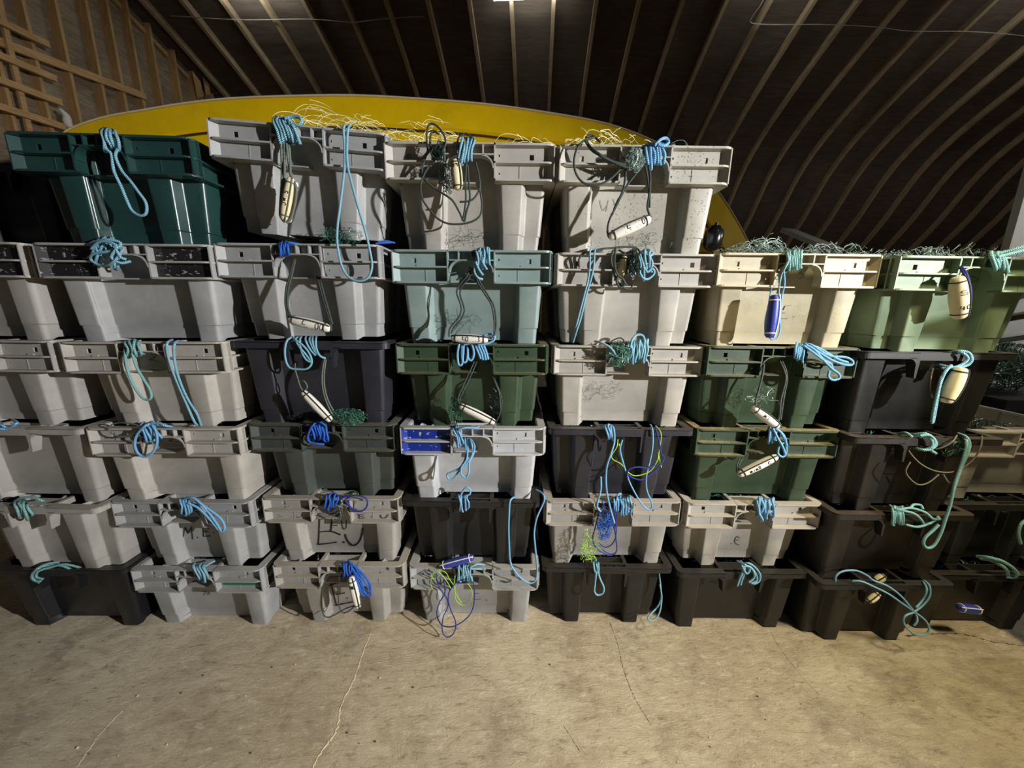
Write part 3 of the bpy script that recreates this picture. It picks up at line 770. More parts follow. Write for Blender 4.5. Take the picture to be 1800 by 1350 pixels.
R_('light blue knotted rope with hanging ring, on grey handle', (0,4), 'rope_sky', [(246,276,744,772,5,8,.8)],
   [[(272,742,.0),(255,749,-.025),(241,764,-.02),(237,782,-.02),(243,797,-.02),(255,803,-.02),(268,796,-.02),(276,780,-.02),(275,760,-.025),(268,748,-.02)],[(262,745),(280,744),(290,748),(302,750,.01)]])
R_('thin dark cord loop beside the blue knotted rope', (0,4), 'cord_pale', [], [[(248,750),(232,745),(210,743),(196,747),(192,755),(199,764),(215,768),(235,766),(246,766)],[(205,768),(222,766),(238,760),(250,757)]], r=.0026, name='cord', cat='cord', group='cords hanging on the crates')
R_('faded teal rope bent over the rim of the pale grey crate', (-1,5), 'rope_teal', [(24,54,884,910,4,6,.5)], [[(20,886,.02),(35,876,.0),(58,874,.0),(74,880,.0),(80,879,.03)]])
R_('cyan rope wound on handle with a looped tail, above M.E. lettering', (0,5), 'rope_sky', [(315,336,876,902,4,3,.3)],
   [[(318,880,.0),(335,874,-.02),(352,884,-.025),(368,902,-.02),(382,922,-.02),(390,934,-.02),(395,928,-.02),(390,914,-.02),(374,900,-.02),(352,886,-.02),(340,882,-.02)],[(330,884,-.02),(350,894,-.02),(372,916,-.02),(384,931,-.02)]])
R_('faded green-grey rope over the leftmost floor crate', (-1,6), 'rope_teal', [],
   [[(72,1022),(60,1020),(58,1010),(66,1000),(84,994,.01),(110,995,.01),(130,1003,.01),(143,1004,.01),(150,997,.03)],[(76,1018),(64,1014),(68,1004),(90,997,.0),(115,992,.01),(148,1000,.02)],[(70,1024),(56,1016),(62,1002),(80,992,.0),(105,988,.02)]])
R_('cyan rope wound on the handle beside the green strip', (0,6), 'rope_cyan', [(339,360,992,1020,4,8,.3)], [[(356,1000),(366,992,.02),(378,986,.04)]])
R_('thick cyan rope wound round the tilted crate handle', (1,1), 'rope_cyan', [(480,512,208,250,6,10,.2)], [[(500,208),(515,205,-.01),(527,207,-.015),(530,215,-.02),(522,219,-.02),(508,217,-.02)],[(512,215,-.02),(520,232,-.02),(528,254,-.02)]], r=.0052)
R_('long cyan rope loop draped from the tilted crate to the rim below', (1,1), 'rope_cyan', [],
   [[(611,220,.03),(604,225),(606,260),(606,290),(603,320,-.02),(598,360,-.03),(593,400,-.03),(593,430,-.02),(600,465,-.02),(612,486,-.02),(630,494,-.02),(647,488,-.02),(654,468,-.02),(650,440,-.03),(642,405,-.03),(630,365,-.03),(619,325,-.02),(611,290),(610,255),(612,226),(616,221,.03)]], r=.0042)
R_('royal blue rope wound tight on grey handle', (1,2), 'rope_blue', [(491,508,426,448,5,0,.1)], [[(506,426),(518,428,.0),(530,430,.02)]], r=.0042)
R_('royal blue rope end sticking out past the grey rim', (1,2), 'rope_blue', [], [[(660,428,.01),(675,427,.02),(692,426,.04)],[(664,425,.02),(680,424,.03),(694,427,.05)]], r=.003)
R_('pale cyan rope zigzagged over the blue-black crate', (1,3), 'rope_cyan', [],
   [[(520,592,.03),(506,597,-.008),(501,612),(502,632),(509,646),(524,649),(540,648),(548,637),(543,620),(530,605),(518,597,-.008),(514,592,.03)],
    [(526,592,.03),(520,597,-.008),(528,612),(540,626),(546,636),(538,632),(530,618),(527,598,-.008),(530,592,.03)],
    [(538,592,.03),(537,598,-.008),(545,614),(555,625)],[(546,592,.03),(544,598,-.008),(551,614),(557,622)],[(556,592,.03),(555,598,-.008),(556,612),(562,625),(572,630,.0)],[(550,592,.03),(549,598,-.008),(552,610),(560,624)]], r=.004)
R_('royal blue rope bunched on the grey-green handle', (1,4), 'rope_blue', [(545,575,744,774,6,4,.5)], [[(572,748,-.02),(560,741,-.02),(548,750,-.03),(541,768,-.02),(545,777,-.02),(558,780,-.02),(570,781,-.01)]], r=.0042)
R_('royal blue rope on handle above the large E and J', (1,5), 'rope_blue', [(574,596,870,892,5,-4,.4)], [], r=.0042)
R_('loose violet-blue ring of rope over the right rim panel', (1,5), 'cord_navy', [], [[(597,876),(608,872),(625,871),(640,874),(646,882),(643,893),(633,899),(620,896),(611,886),(607,878),(614,872,.0)],[(608,880),(618,893),(630,898)]], r=.0034)
R_('tangle of thin pale cords beneath the blue rope', (1,5), 'cord_pale', [], [[(585,900),(600,884),(615,874),(630,868,-.02)],[(577,903),(590,897),(602,893),(590,904),(578,906)],[(596,892),(598,905),(590,915),(584,912),(588,903)],[(600,885),(601,902),(595,918),(586,920)],[(604,868),(618,862,.01),(630,868,.0),(620,874)]], r=.0018, name='cord', cat='cord', group='cords hanging on the crates')
R_('royal blue rope wound on handle with splayed hanging loops', (1,6), 'rope_blue', [(601,620,988,1012,5,0,.5)],
   [[(612,986,.0),(622,994),(634,1012),(645,1030),(652,1040),(650,1048),(642,1042),(632,1022),(622,1002),(616,990,.0)],[(614,988),(630,1000),(645,1018),(652,1032),(648,1044),(638,1046),(630,1030),(622,1010)],[(616,992),(624,1010),(632,1030),(640,1042),(636,1024),(626,1004)],[(618,990),(634,1006),(646,1020),(651,1034)]], r=.0036)
R_('cyan rope wound on the handle amid dark cords', (2,1), 'rope_cyan', [(810,836,244,286,5,-6,.3)], [], r=.0046)
R_('cyan rope wound on the aqua crate handle', (2,2), 'rope_cyan', [(837,863,437,468,6,0,.4)], [[(842,440),(836,462),(834,478),(840,488,-.02),(848,491,-.01)],[(846,442),(848,460,-.02),(856,474,-.02)],[(836,460,-.02),(842,474,-.02),(849,484,-.02)]], r=.0046)
R_('sky blue rope in hanging hanks over the green handle', (2,3), 'rope_sky', [],
   [[(812,598,.03),(807,606),(804,622),(806,640),(812,640),(814,622),(815,606),(818,599,.03)],[(816,598,.03),(813,606),(812,622),(814,636),(820,634),(822,616),(820,602,.02)],[(822,600,.02),(830,608),(833,622),(829,633),(823,630),(822,618)],
    [(838,597,.03),(840,606),(846,620),(849,633)],[(843,597,.03),(845,606),(851,620),(854,633)],[(848,597,.03),(850,606),(855,620),(858,632)],[(834,598,.03),(836,608),(841,620),(845,631)],
    [(815,606,-.02),(828,602,-.025),(842,594,-.02),(856,588,-.02),(868,589,-.02),(868,598,-.02),(856,604,-.02),(840,606,-.02)],[(840,598,-.02),(856,595,-.025),(866,592,-.02)]], r=.0046)
R_('sky blue rope loops hanging beside the blue-painted panel', (2,4), 'rope_sky', [(796,808,749,783,3,8,.3)],
   [[(806,755,-.02),(818,752,-.02),(836,752,.0),(842,750,.02)],[(817,770,.02),(819,790),(818,806,-.02),(809,822,-.03),(796,829,-.03),(786,834,-.03),(789,842,-.03),(798,841,-.03),(804,832,-.03),(812,822,-.03),(824,810,-.03),(831,796,-.02),(829,780,-.01),(825,770,.02)],
    [(822,770,.02),(822,790),(820,808,-.03),(811,822,-.04),(811,834,-.04),(819,839,-.04),(824,830,-.04),(825,812,-.03),(832,798,-.02),(834,784),(828,772,.02)]], r=.0040)
R_('short sky blue rope hank over the black plain-lip rim', (2,5), 'rope_sky', [(806,812,872,896,2,2,.2),(816,823,872,897,2,2,.2)], [[(808,876,.0),(813,864,.0),(820,857,.0),(826,860,.0),(826,868,.0),(818,872,.0),(812,876,.0)]], r=.0042)
R_('long thin sky blue rope swinging down past the black crate', (2,5), 'rope_sky', [],
   [[(904,874,.03),(897,880),(895,900,-.02),(894,930,-.03),(895,960,-.03),(897,988,-.02),(905,1004,-.02),(918,1018,-.02),(932,1025,-.02),(941,1020,-.02),(944,1006,-.02),(943,985,-.03),(940,955,-.03),(939,935,-.03),(943,912,-.03),(951,893,-.02),(957,878,-.02),(954,868,.0),(943,861,.04)]], r=.0040)
R_('cyan rope wound many turns beneath the blue float', (2,6), 'rope_cyan', [(802,830,993,1024,7,0,.5)], [[(826,998,-.02),(838,992,-.01),(852,993,.02)],[(826,1000,-.02),(840,1000,-.01),(853,1001,.02)]], r=.0040)
R_('thin grey-blue cord loops trailing to the floor', (2,6), 'cord_navy', [],
   [[(767,1008),(768,1020),(774,1036),(782,1046),(787,1058),(786,1070),(779,1085,-.04),(777,1103,-.05),(779,1114,-.06),(786,1120,-.06),(795,1116,-.06),(801,1104,-.05),(800,1090,-.04),(793,1074),(788,1056),(790,1040),(800,1026),(815,1018),(828,1018),(833,1030),(834,1050),(831,1070),(823,1084,-.03),(808,1096,-.04),(792,1102,-.05),(776,1098,-.04),(768,1080,-.02),(772,1060),(782,1042),(780,1020)]], r=.0026, name='cord', cat='cord', group='cords hanging on the crates')
R_('lime green twine loops hanging from the blue float', (2,6), 'net_lime', [],
   [[(769,1003),(760,1012),(757,1024),(760,1036)],[(770,1004),(778,1012),(788,1026),(792,1034)],[(770,1002),(783,1006),(790,1018),(800,1034),(800,1050),(806,1060),(816,1064),(826,1058),(830,1046),(828,1034),(822,1026)],[(800,1012),(798,1034),(806,1052),(812,1060)],[(764,1006),(758,1010),(762,1018),(772,1012)]], r=.0016, name='twine', cat='twine', group='lime twine')
R_('sky blue rope wound at the right of the speckled crate handle', (3,1), 'rope_sky', [(1134,1168,254,292,6,2,.4)], [[(1150,256,-.02),(1160,246,-.02),(1170,243,-.01),(1175,250,-.01),(1168,256,-.02),(1156,254,-.02)]], r=.0052)
R_('tangled sky blue rope on the handle under the speckled crate', (3,2), 'rope_cyan', [(1120,1148,443,485,5,2,.9)], [[(1124,478,-.02),(1130,489,-.025),(1140,490,-.02),(1150,480,-.02),(1146,472,-.02),(1138,478,-.02),(1132,470,-.02)]], r=.0044)
R_('twin cyan strands hanging left of the tangled handle', (3,2), 'rope_cyan', [], [[(1042,436,.03),(1037,442),(1037,465),(1034,490,-.02),(1027,518,-.02),(1020,545,-.02),(1013,572,-.02),(1006,598,.0)],[(1048,436,.03),(1045,443),(1044,466),(1039,490,-.02),(1030,520,-.02),(1022,555,-.02),(1014,580,-.02),(1007,602,.0)]], r=.0036)
R_('large pale cyan rope coil with upstanding loop', (3,3), 'rope_cyan', [(1104,1140,599,634,8,-2,.3)], [[(1108,612,-.02),(1111,598,-.01),(1119,589,.0),(1129,590,.0),(1133,600,-.01),(1131,612,-.02)]], r=.0050)
R_('short cyan rope end crossing the green tangle', (3,3), 'rope_cyan', [], [[(1045,600,.0),(1056,602,-.02),(1070,609,-.03),(1080,620,-.03),(1089,637,-.02)]], r=.0040)
R_('sky blue rope over charcoal rim with two long hanging strands', (3,4), 'rope_sky', [(1062,1076,747,772,3,4,.2)],
   [[(1070,747,.02),(1078,752),(1080,775,-.02),(1074,797,-.03),(1067,818,-.03),(1065,842,-.03),(1067,868,-.03),(1073,895,-.02),(1080,920,-.02)],[(1056,838,-.03),(1056,860,-.03),(1051,880,-.02),(1050,892,-.02),(1056,899,-.01)]], r=.0042)
R_('sky blue cord hanging in a deep loop from the charcoal rim', (3,4), 'rope_sky', [],
   [[(1143,746,.02),(1147,756),(1147,785,-.02),(1143,808,-.02),(1136,838,-.03),(1137,862,-.03),(1146,885,-.03),(1144,895,-.03),(1136,894,-.03),(1124,880,-.03),(1110,855,-.03),(1102,835,-.03),(1095,812,-.03),(1090,790,-.02),(1094,773,-.01)]], r=.0032)
R_('royal blue cord with knot crossing the sky blue loop', (3,4), 'cord_navy', [], [[(1104,845,-.03),(1102,832,-.035),(1108,824,-.035),(1122,821,-.035),(1138,823,-.035),(1152,817,-.03)],[(1152,750),(1158,775,-.02),(1162,796,-.02),(1167,805,-.02),(1160,818,-.03),(1148,830,-.03),(1130,843,-.03),(1112,840,-.03),(1102,832,-.03)]], r=.0030, name='cord', cat='cord', group='cords hanging on the crates')
R_('lime green twine ring hanging on the charcoal crate', (3,4), 'net_lime', [],
   [[(1086,772),(1084,786,-.02),(1075,800,-.02),(1078,808,-.02),(1092,816,-.03),(1102,828,-.03),(1114,836,-.03),(1130,834,-.03),(1145,826,-.03),(1156,808,-.03),(1158,796,-.02),(1162,770,-.02),(1160,757,-.01),(1152,748,.01)],[(1157,796,-.02),(1160,812,-.02),(1163,822,-.02)],[(1088,780),(1090,798,-.02),(1096,818,-.03)]], r=.0020, name='twine', cat='twine', group='lime twine')
R_('sky blue rope wound many turns along the grey handle', (3,5), 'rope_sky', [(1078,1110,873,903,8,0,.3)], [[(1084,880,-.02),(1086,870,.0),(1092,867,.01)]], r=.0042)
R_('bundle of blue cords trailing down the grey crate', (3,5), 'cord_navy', [],
   [[(1072,884),(1074,905,-.02),(1080,930,-.02),(1083,950,-.02),(1084,968,-.02),(1076,974,-.02),(1064,970,-.02),(1054,960,-.02)],[(1076,884),(1082,910,-.02),(1083,938,-.02),(1077,955,-.02),(1064,962,-.02),(1052,954,-.02)],[(1085,884),(1084,910,-.02),(1080,930,-.02)],[(1058,880),(1066,900,-.02),(1078,925,-.02),(1083,945,-.02)],[(1062,884),(1052,905,-.02),(1046,928,-.02),(1042,948,-.02),(1050,965,-.02),(1070,976,-.02),(1083,972,-.02)]], r=.0026, name='cord', cat='cord', group='cords hanging on the crates')
R_('teardrop cyan rope loop hanging on the black floor crate', (3,6), 'rope_cyan', [(1043,1055,988,1012,3,0,.2)], [[(1048,985,.0),(1042,982,.02)],[(1048,1005,-.02),(1046,1025,-.02),(1045,1040,-.02),(1051,1046,-.02),(1060,1042,-.02),(1061,1032,-.02),(1055,1018,-.02),(1051,1005,-.02)]], r=.0042)
R_('cyan rope loop hanging in the gap down to the floor', (3,6), 'rope_cyan', [], [[(1158,1002,.04),(1161,1030,.04),(1162,1050,.03),(1156,1066,.02),(1145,1078,.0),(1139,1086,-.01),(1143,1091,-.015),(1152,1088,-.01),(1160,1074,.0),(1163,1050,.02),(1160,1028,.03)]], r=.0036)
R_('faded teal rope wound on the beige crate handle', (4,2), 'rope_teal', [(1383,1410,443,472,7,0,.2),(1386,1400,444,474,2,-12,.3)], [], r=.0046)
R_('sky blue rope over green rim with long splayed loops', (4,3), 'rope_sky', [(1399,1416,604,633,5,-4,.2)],
   [[(1410,604,.0),(1426,606,-.02),(1444,618,-.03),(1462,626,-.03),(1486,628,-.03),(1498,634,-.03),(1497,641,-.03),(1484,641,-.03),(1462,633,-.03),(1444,622,-.03),(1424,610,-.02)],
    [(1416,606,-.02),(1432,615,-.03),(1448,634,-.03),(1462,648,-.035),(1474,657,-.04),(1475,665,-.04),(1464,668,-.04),(1456,662,-.04),(1458,652,-.04)],[(1412,607,-.02),(1430,620,-.03),(1446,632,-.03),(1460,640,-.03),(1463,647,-.03)],[(1414,604,-.01),(1440,612,-.02),(1470,630,-.03),(1490,637,-.03)]], r=.0044)
R_('royal blue rope knot with short hanging loops', (4,4), 'rope_sky', [(1352,1368,751,776,4,-4,.5)],
   [[(1362,752,-.02),(1374,762,-.025),(1381,780,-.025),(1382,796,-.025),(1376,803,-.025),(1368,798,-.025),(1369,786,-.025),(1377,778,-.025)],[(1358,752,-.02),(1366,768,-.03),(1376,786,-.03),(1380,798,-.03)],[(1364,752,-.02),(1378,766,-.025),(1383,784,-.03)]], r=.0042)
R_('thick sky blue rope coil on the pale grey E crate', (4,5), 'rope_sky', [(1330,1360,876,905,7,0,.5)], [[(1334,902,-.02),(1340,913,-.015),(1338,916,.0)]], r=.0050)
R_('pale cyan rope hank drooping over the black rim', (4,6), 'rope_cyan', [],
   [[(1296,986,.04),(1305,992,.0),(1306,1004),(1300,1018),(1296,1030)],[(1302,986,.03),(1308,994),(1308,1008),(1304,1020),(1302,1028)],[(1306,992,.0),(1316,990,-.015),(1328,998),(1336,1010),(1334,1022),(1324,1027)],[(1306,996,-.02),(1318,996,-.02),(1328,1008),(1330,1020),(1320,1026)],[(1308,992,-.02),(1322,1000,-.02),(1326,1014),(1316,1024)],[(1304,994,-.02),(1312,1008,-.02),(1318,1002,-.02),(1314,994,-.01)]], r=.0042)
R_('dull teal rope wound on the mint crate handle, running right', (5,2), 'rope_teal', [(1740,1768,445,474,5,6,.3)], [[(1750,446,.0),(1770,442,-.01),(1790,436,-.02),(1815,430,-.03)],[(1752,452,-.02),(1775,446,-.02),(1815,436,-.03)]], r=.0056)
R_('cyan rope bent over the black rim with a straight tail', (5,3), 'rope_cyan', [],
   [[(1668,620,.03),(1685,617,.0),(1702,620,-.01),(1708,632,-.02),(1700,642,-.02),(1682,646,-.02),(1662,644,-.01),(1648,640,.02)],[(1675,622,.03),(1690,620),(1701,630,-.02),(1692,640,-.02),(1676,646,-.02),(1655,648,-.01)],[(1672,642,-.02),(1660,656,-.03),(1651,680,-.03),(1646,708,-.03),(1640,740,-.03),(1637,742,-.03)],[(1668,644,-.02),(1655,664,-.03),(1648,690,-.03),(1641,722,-.03),(1638,742,-.03)]], r=.0052)
R_('faded teal rope arc bent over the dusty black rim', (5,4), 'rope_teal', [],
   [[(1580,762,.04),(1592,761,.01),(1603,768)],[(1606,764,.01),(1626,762),(1640,770,-.02),(1645,782,-.02),(1634,790,-.02),(1618,790,-.01),(1606,786,.02)],[(1612,768,.01),(1628,766,-.01),(1638,775,-.02),(1636,786,-.02),(1622,792,-.01)],[(1616,766),(1634,765,-.02),(1643,778,-.02),(1636,790,-.02),(1645,797,-.01)]], r=.0052)
R_('long pale teal rope hanging in a loop across two black crates', (5,4), 'rope_teal', [],
   [[(1684,762,.03),(1698,768,-.01),(1704,780,-.02),(1701,796,-.03),(1690,820,-.03),(1682,842,-.03),(1675,864,-.03),(1670,888,-.03),(1662,912,-.03),(1654,936,-.03),(1642,958,-.03),(1630,963,-.03),(1623,955,-.03),(1627,944,-.03),(1640,932,-.03),(1650,922,-.03)],[(1688,766,.02),(1699,776,-.02),(1695,800,-.03),(1686,826,-.03),(1678,850,-.03),(1672,880,-.03)]], r=.0052)
R_('faded teal rope wound on handle with trailing strands', (5,5), 'rope_teal', [(1568,1588,890,920,6,0,.2)],
   [[(1564,888,.02),(1576,896,-.02),(1600,893,-.02),(1625,900,-.02),(1640,912,-.02),(1652,912,-.01)],[(1580,896,-.02),(1605,902,-.02),(1618,912,-.02),(1624,922,-.01)],[(1592,922,-.01),(1612,926,-.02),(1634,920,-.02),(1650,908,-.01)],[(1600,893,-.02),(1606,887,.0),(1618,888,.0),(1622,895,-.01)]], r=.0046)
R_('pale cyan rope loops drooping over the black floor crate', (5,6), 'rope_cyan', [],
   [[(1468,1024,.02),(1470,1012,.02),(1482,1004,.02),(1505,1003,.02),(1525,1012,.0),(1535,1020),(1560,1030,-.02),(1582,1046,-.03),(1598,1064,-.03),(1610,1080,-.03),(1612,1092,-.04),(1606,1100,-.04)],
    [(1498,1021,.0),(1515,1022),(1538,1032,-.02),(1562,1044,-.03),(1588,1062,-.03),(1608,1076,-.03),(1626,1090,-.04),(1633,1104,-.05),(1628,1114,-.05),(1612,1116,-.05),(1596,1106,-.05),(1588,1092,-.04),(1592,1082,-.04),(1606,1076,-.03),(1622,1064,-.02),(1634,1048,-.02),(1634,1030,-.01),(1624,1020,.02)],[(1622,1022,.02),(1629,1036,-.02),(1622,1054,-.02),(1610,1068,-.03)]], r=.0038)
R_('dim teal rope bundle arched over the rightmost floor crate', (6,6), 'rope_teal', [],
   [[(1716,978,.04),(1740,980,.0),(1768,990,-.02),(1786,1004,-.02),(1784,1014,-.01),(1768,1014,.0)],[(1722,982,.04),(1746,986,.0),(1766,998,-.02),(1772,1010,-.01)],[(1728,980,.02),(1756,984),(1778,996,-.02),(1790,1010,-.01)]], r=.006)
R_('dim teal rope end on the second crate of the rightmost stack', (6,5), 'rope_teal', [], [[(1812,910,.0),(1796,920,-.01),(1790,938,-.01),(1794,956,-.01)]], r=.006)
# --- cords
def cord(label, key, mat, paths, r=.0042): return R_(label, key, mat, [], paths, r=r, name='cord', cat='cord', group='cords hanging on the crates')
cord('braided dark cord bundle carrying the upright float on the tilted crate', (1,1), 'cord_pale', [[(494,250,.0),(495,275),(496,300),(495,330,-.03),(493,360,-.03),(493,380,-.03),(500,390,-.035)],[(500,252,.0),(500,280),(500,310,-.02),(497,340,-.02)],[(508,252,.0),(510,285),(511,308,-.02),(518,322,-.03),(521,335,-.03),(518,360,-.03),(512,382,-.03),(504,392,-.03)],[(504,250,.0),(506,275),(510,300)]])
cord('dark braided cord pair holding the 1.4/100 float', (1,2), 'cord_dark', [[(517,455,.0),(511,480),(504,505,-.02),(502,530,-.03),(505,548,-.03),(512,562,-.03)],[(519,456,.0),(513,482),(507,507,-.02),(505,530,-.03),(508,548,-.03),(514,560,-.03)],[(557,486,.03),(561,500,.0),(567,522,-.02),(574,545,-.03),(581,568,-.03),(582,582,-.03)],[(561,488,.03),(565,502,.0),(571,524,-.02),(578,548,-.03),(584,570,-.03)]])
cord('braided cord pair above the bare white float on blue-black crate', (1,3), 'cord_pale', [[(519,636,.02),(519,650),(523,664),(528,680,-.02),(535,690,-.02)],[(571,630,.0),(567,650),(566,672,-.02),(570,695,-.02),(577,714,-.02),(584,728,-.02)],[(573,632,.0),(570,655),(570,678,-.02),(576,702,-.02),(586,722,-.02)],[(523,670,-.01),(534,670,-.02),(540,680,-.02),(534,688,-.02)]], .0028)
cord('black cord ring and float line on the grey floor crate', (1,6), 'cord_dark', [[(573,1018,.0),(568,1030),(566,1055),(568,1078),(576,1085),(590,1080),(603,1072),(618,1066),(628,1064)],[(596,1014),(595,1040),(596,1066),(604,1077),(616,1072),(628,1060)],[(618,1014,.0),(622,1030),(633,1050,-.03),(634,1062,-.03),(628,1068,-.03)]], .0024)
cord('large dark braided cord rings hanging on the pale grey crate', (2,1), 'cord_dark', [
  [(753,262,-.01),(745,285),(742,305,-.02),(752,322,-.03),(775,338,-.03),(795,352,-.03),(807,372,-.03),(816,389,-.03),(820,372,-.03),(826,350,-.03),(824,320,-.02),(822,288,.0)],
  [(764,282,-.02),(750,298,-.02),(740,322,-.03),(741,345,-.03),(752,365,-.03),(772,386,-.03),(795,394,-.03),(825,391,-.03),(843,380,-.03),(847,360,-.03),(844,335,-.03),(842,310,-.02),(835,286,.0)],
  [(752,265,-.02),(750,240,-.01),(754,220,.0),(764,219,.0),(776,230,.0),(783,246,.0),(780,262,-.01),(770,276,-.02),(760,268,-.02),(756,248,-.01),(760,230,.0),(772,236,.0)],
  [(764,258,-.03),(758,268,-.03),(762,276,-.03),(772,277,-.03),(778,268,-.03),(774,258,-.03),(764,257,-.03)],
  [(804,250,.0),(808,240,.0),(820,235,.0),(832,244,.0)],[(820,286,.0),(818,320,-.02),(819,350,-.03),(815,380,-.03),(812,388,-.03)],[(836,285),(842,310,-.02),(843,330,-.03),(836,345,-.03),(826,353,-.03),(808,355,-.03)]], .0034)
cord('paired dark braided cords curving down the aqua crate', (2,2), 'cord_dark', [
  [(826,470,.02),(822,484),(813,494),(805,505,-.01),(803,516,-.02),(808,530,-.03),(811,545,-.03),(806,559,-.03),(796,570,-.03),(790,580,-.03),(789,592,-.03)],
  [(828,474,.02),(825,488),(816,498),(810,508,-.01),(809,520,-.02),(814,534,-.03),(816,548,-.03),(810,562,-.03),(799,574,-.03),(793,586,-.03)],
  [(830,472,.02),(836,486),(843,502,-.01),(852,517,-.02),(862,532,-.03),(867,550,-.03),(869,570,-.03),(868,588,-.03),(862,596,-.03)],
  [(833,472,.02),(840,488),(847,502,-.01),(857,518,-.02),(867,535,-.03),(871,552,-.03),(872,572,-.03),(869,590,-.03)],[(802,492,-.01),(815,488,-.01),(830,492,-.01),(842,494,-.01)],[(816,480),(826,484),(838,478)]], .0032)
cord('dark braided cords above the float on the green crate', (2,3), 'cord_dark', [[(834,634,.02),(828,648),(820,665,-.02),(812,682,-.03),(806,696,-.03),(805,704,-.03),(812,714,-.03)],[(838,636,.02),(832,650),(824,668,-.02),(816,684,-.03),(810,698,-.03)],[(865,662,.02),(870,672,-.01),(877,690,-.02),(879,708,-.03),(879,725,-.03),(872,742,-.03)],[(868,664,.02),(874,678,-.01),(880,694,-.02),(882,712,-.03),(877,732,-.03)]], .0030)
cord('dark cord arch and paired cords on the speckled crate', (3,1), 'cord_dark', [
  [(1045,242,.0),(1028,246),(1014,262,-.02),(1009,285,-.03),(1013,306,-.03),(1027,322,-.03),(1050,325,-.03),(1072,315,-.03),(1090,298,-.02),(1100,290,-.01)],
  [(1030,244,.0),(1036,256,-.02),(1050,268,-.03),(1070,280,-.03),(1092,288,-.03),(1115,292,-.02),(1134,292,-.01)],[(1028,247),(1040,264,-.02),(1056,274,-.03),(1075,284,-.03),(1100,294,-.03),(1120,296,-.02)],
  [(1130,290),(1118,305),(1105,322,-.02),(1092,345,-.03),(1082,365,-.03),(1072,385,-.03),(1068,402,-.03),(1070,416,-.03),(1078,420,-.03)],[(1100,292),(1099,312,-.02),(1095,335,-.03),(1084,358,-.03),(1076,378,-.03)],
  [(1134,292),(1138,312,-.02),(1141,340,-.03),(1138,362,-.03),(1141,376,-.03),(1144,382,-.03)],[(1140,290),(1143,314,-.02),(1142,336,-.03),(1142,365,-.03)],[(1128,266,-.01),(1120,276,-.02),(1122,286,-.02)],[(1030,242,.0),(1040,238,.01),(1056,250,.0)]], .0036)
cord('dark cord coils tangled in the handle of the pale grey crate', (3,2), 'cord_dark', [
  [(1040,442,.0),(1055,438,.0),(1075,436,.0),(1100,434,.0),(1118,436,.0),(1128,448,-.01),(1132,465,-.02),(1126,474,-.02)],[(1078,440,.0),(1074,455,-.02),(1078,475,-.02),(1086,495,-.02),(1096,506,-.02),(1108,508,-.02),(1112,500,-.02)],
  [(1082,436,.0),(1080,460,-.02),(1084,480,-.03),(1094,490,-.03),(1102,502,-.03)],[(1086,484,-.03),(1084,496,-.03),(1090,505,-.03),(1098,500,-.03),(1094,488,-.03)],[(1088,440,-.01),(1100,445,-.02),(1112,440,-.01),(1120,446,-.02)],[(1018,470,-.0),(1018,455,-.005),(1030,444,.0),(1060,440,.0)]], .0036)
cord('bare dark cord hoop standing above the tangled green net', (3,3), 'cord_dark', [[(1070,604,.0),(1078,598,.0),(1090,594,.0),(1097,600,.0),(1092,608,.0)]], .0030)
cord('sky blue thin cord carrying the blue float on beige crate', (4,2), 'rope_sky', [[(1376,474,.0),(1371,495),(1369,515,-.02),(1371,530,-.03),(1371,560,-.03),(1371,580,-.03),(1366,594,-.03),(1358,597,-.03),(1352,592,-.03)],[(1378,476,.0),(1379,500),(1374,522,-.02),(1372,545,-.03),(1369,570,-.03)],[(1356,505,.02),(1354,518,-.01),(1350,540,-.02),(1345,565,-.02),(1345,590,-.03)]], .0026)
cord('dark braided cord pair flanking the float on upper green crate', (4,3), 'cord_dark', [[(1343,640,.0),(1340,660),(1335,680,-.02),(1330,698,-.02),(1328,710,-.03),(1334,726,-.03),(1346,734,-.03),(1358,742,-.03)],[(1370,634,.02),(1377,648,.0),(1381,664,-.02),(1377,685,-.02),(1372,705,-.03),(1371,725,-.03),(1368,742,-.03)],[(1374,634,.02),(1381,650,.0),(1383,668,-.02),(1379,690,-.02),(1375,715,-.03),(1372,738,-.03)]], .0036)
cord('black cord loop behind the lettered float on dusty green crate', (4,4), 'cord_dark', [[(1300,806,.01),(1296,816),(1295,828,-.02),(1300,836,-.02)],[(1305,806,.01),(1300,815),(1298,824,-.02),(1304,834,-.02)],[(1303,833,-.02),(1330,826,-.045),(1352,815,-.045),(1362,806,-.03),(1366,800,-.02)]], .0030)
cord('navy cord curving beside the cream float marked 40', (5,2), 'cord_navy', [[(1688,470,.0),(1697,486,-.03),(1703,505,-.03),(1704,528,-.03),(1702,550,-.03),(1692,556,-.03)],[(1690,468,.0),(1700,484,-.03),(1706,508,-.03),(1706,532,-.03)]], .0036)
cord('short pale frayed cord left of the white float', (5,3), 'cord_brown', [[(1640,648,.0),(1636,665),(1635,685,-.01),(1638,700,-.01)]], .0028)
cord('frayed brown cord slung across the dusty black crate', (5,4), 'cord_brown', [[(1597,792,.0),(1606,804,-.01),(1622,818,-.02),(1645,828,-.02),(1672,830,-.02),(1696,820,-.02),(1713,805,-.02),(1724,785,-.02),(1726,766,.01)],[(1644,790,.0),(1660,785,-.01),(1675,775,-.01),(1682,765,.01)],[(1600,812,-.02),(1592,828,-.02),(1600,842,-.02),(1615,852,-.02),(1632,848,-.02),(1650,834,-.02)],[(1658,834,-.02),(1668,848,-.02),(1680,846,-.02),(1694,834,-.02)]], .0026)
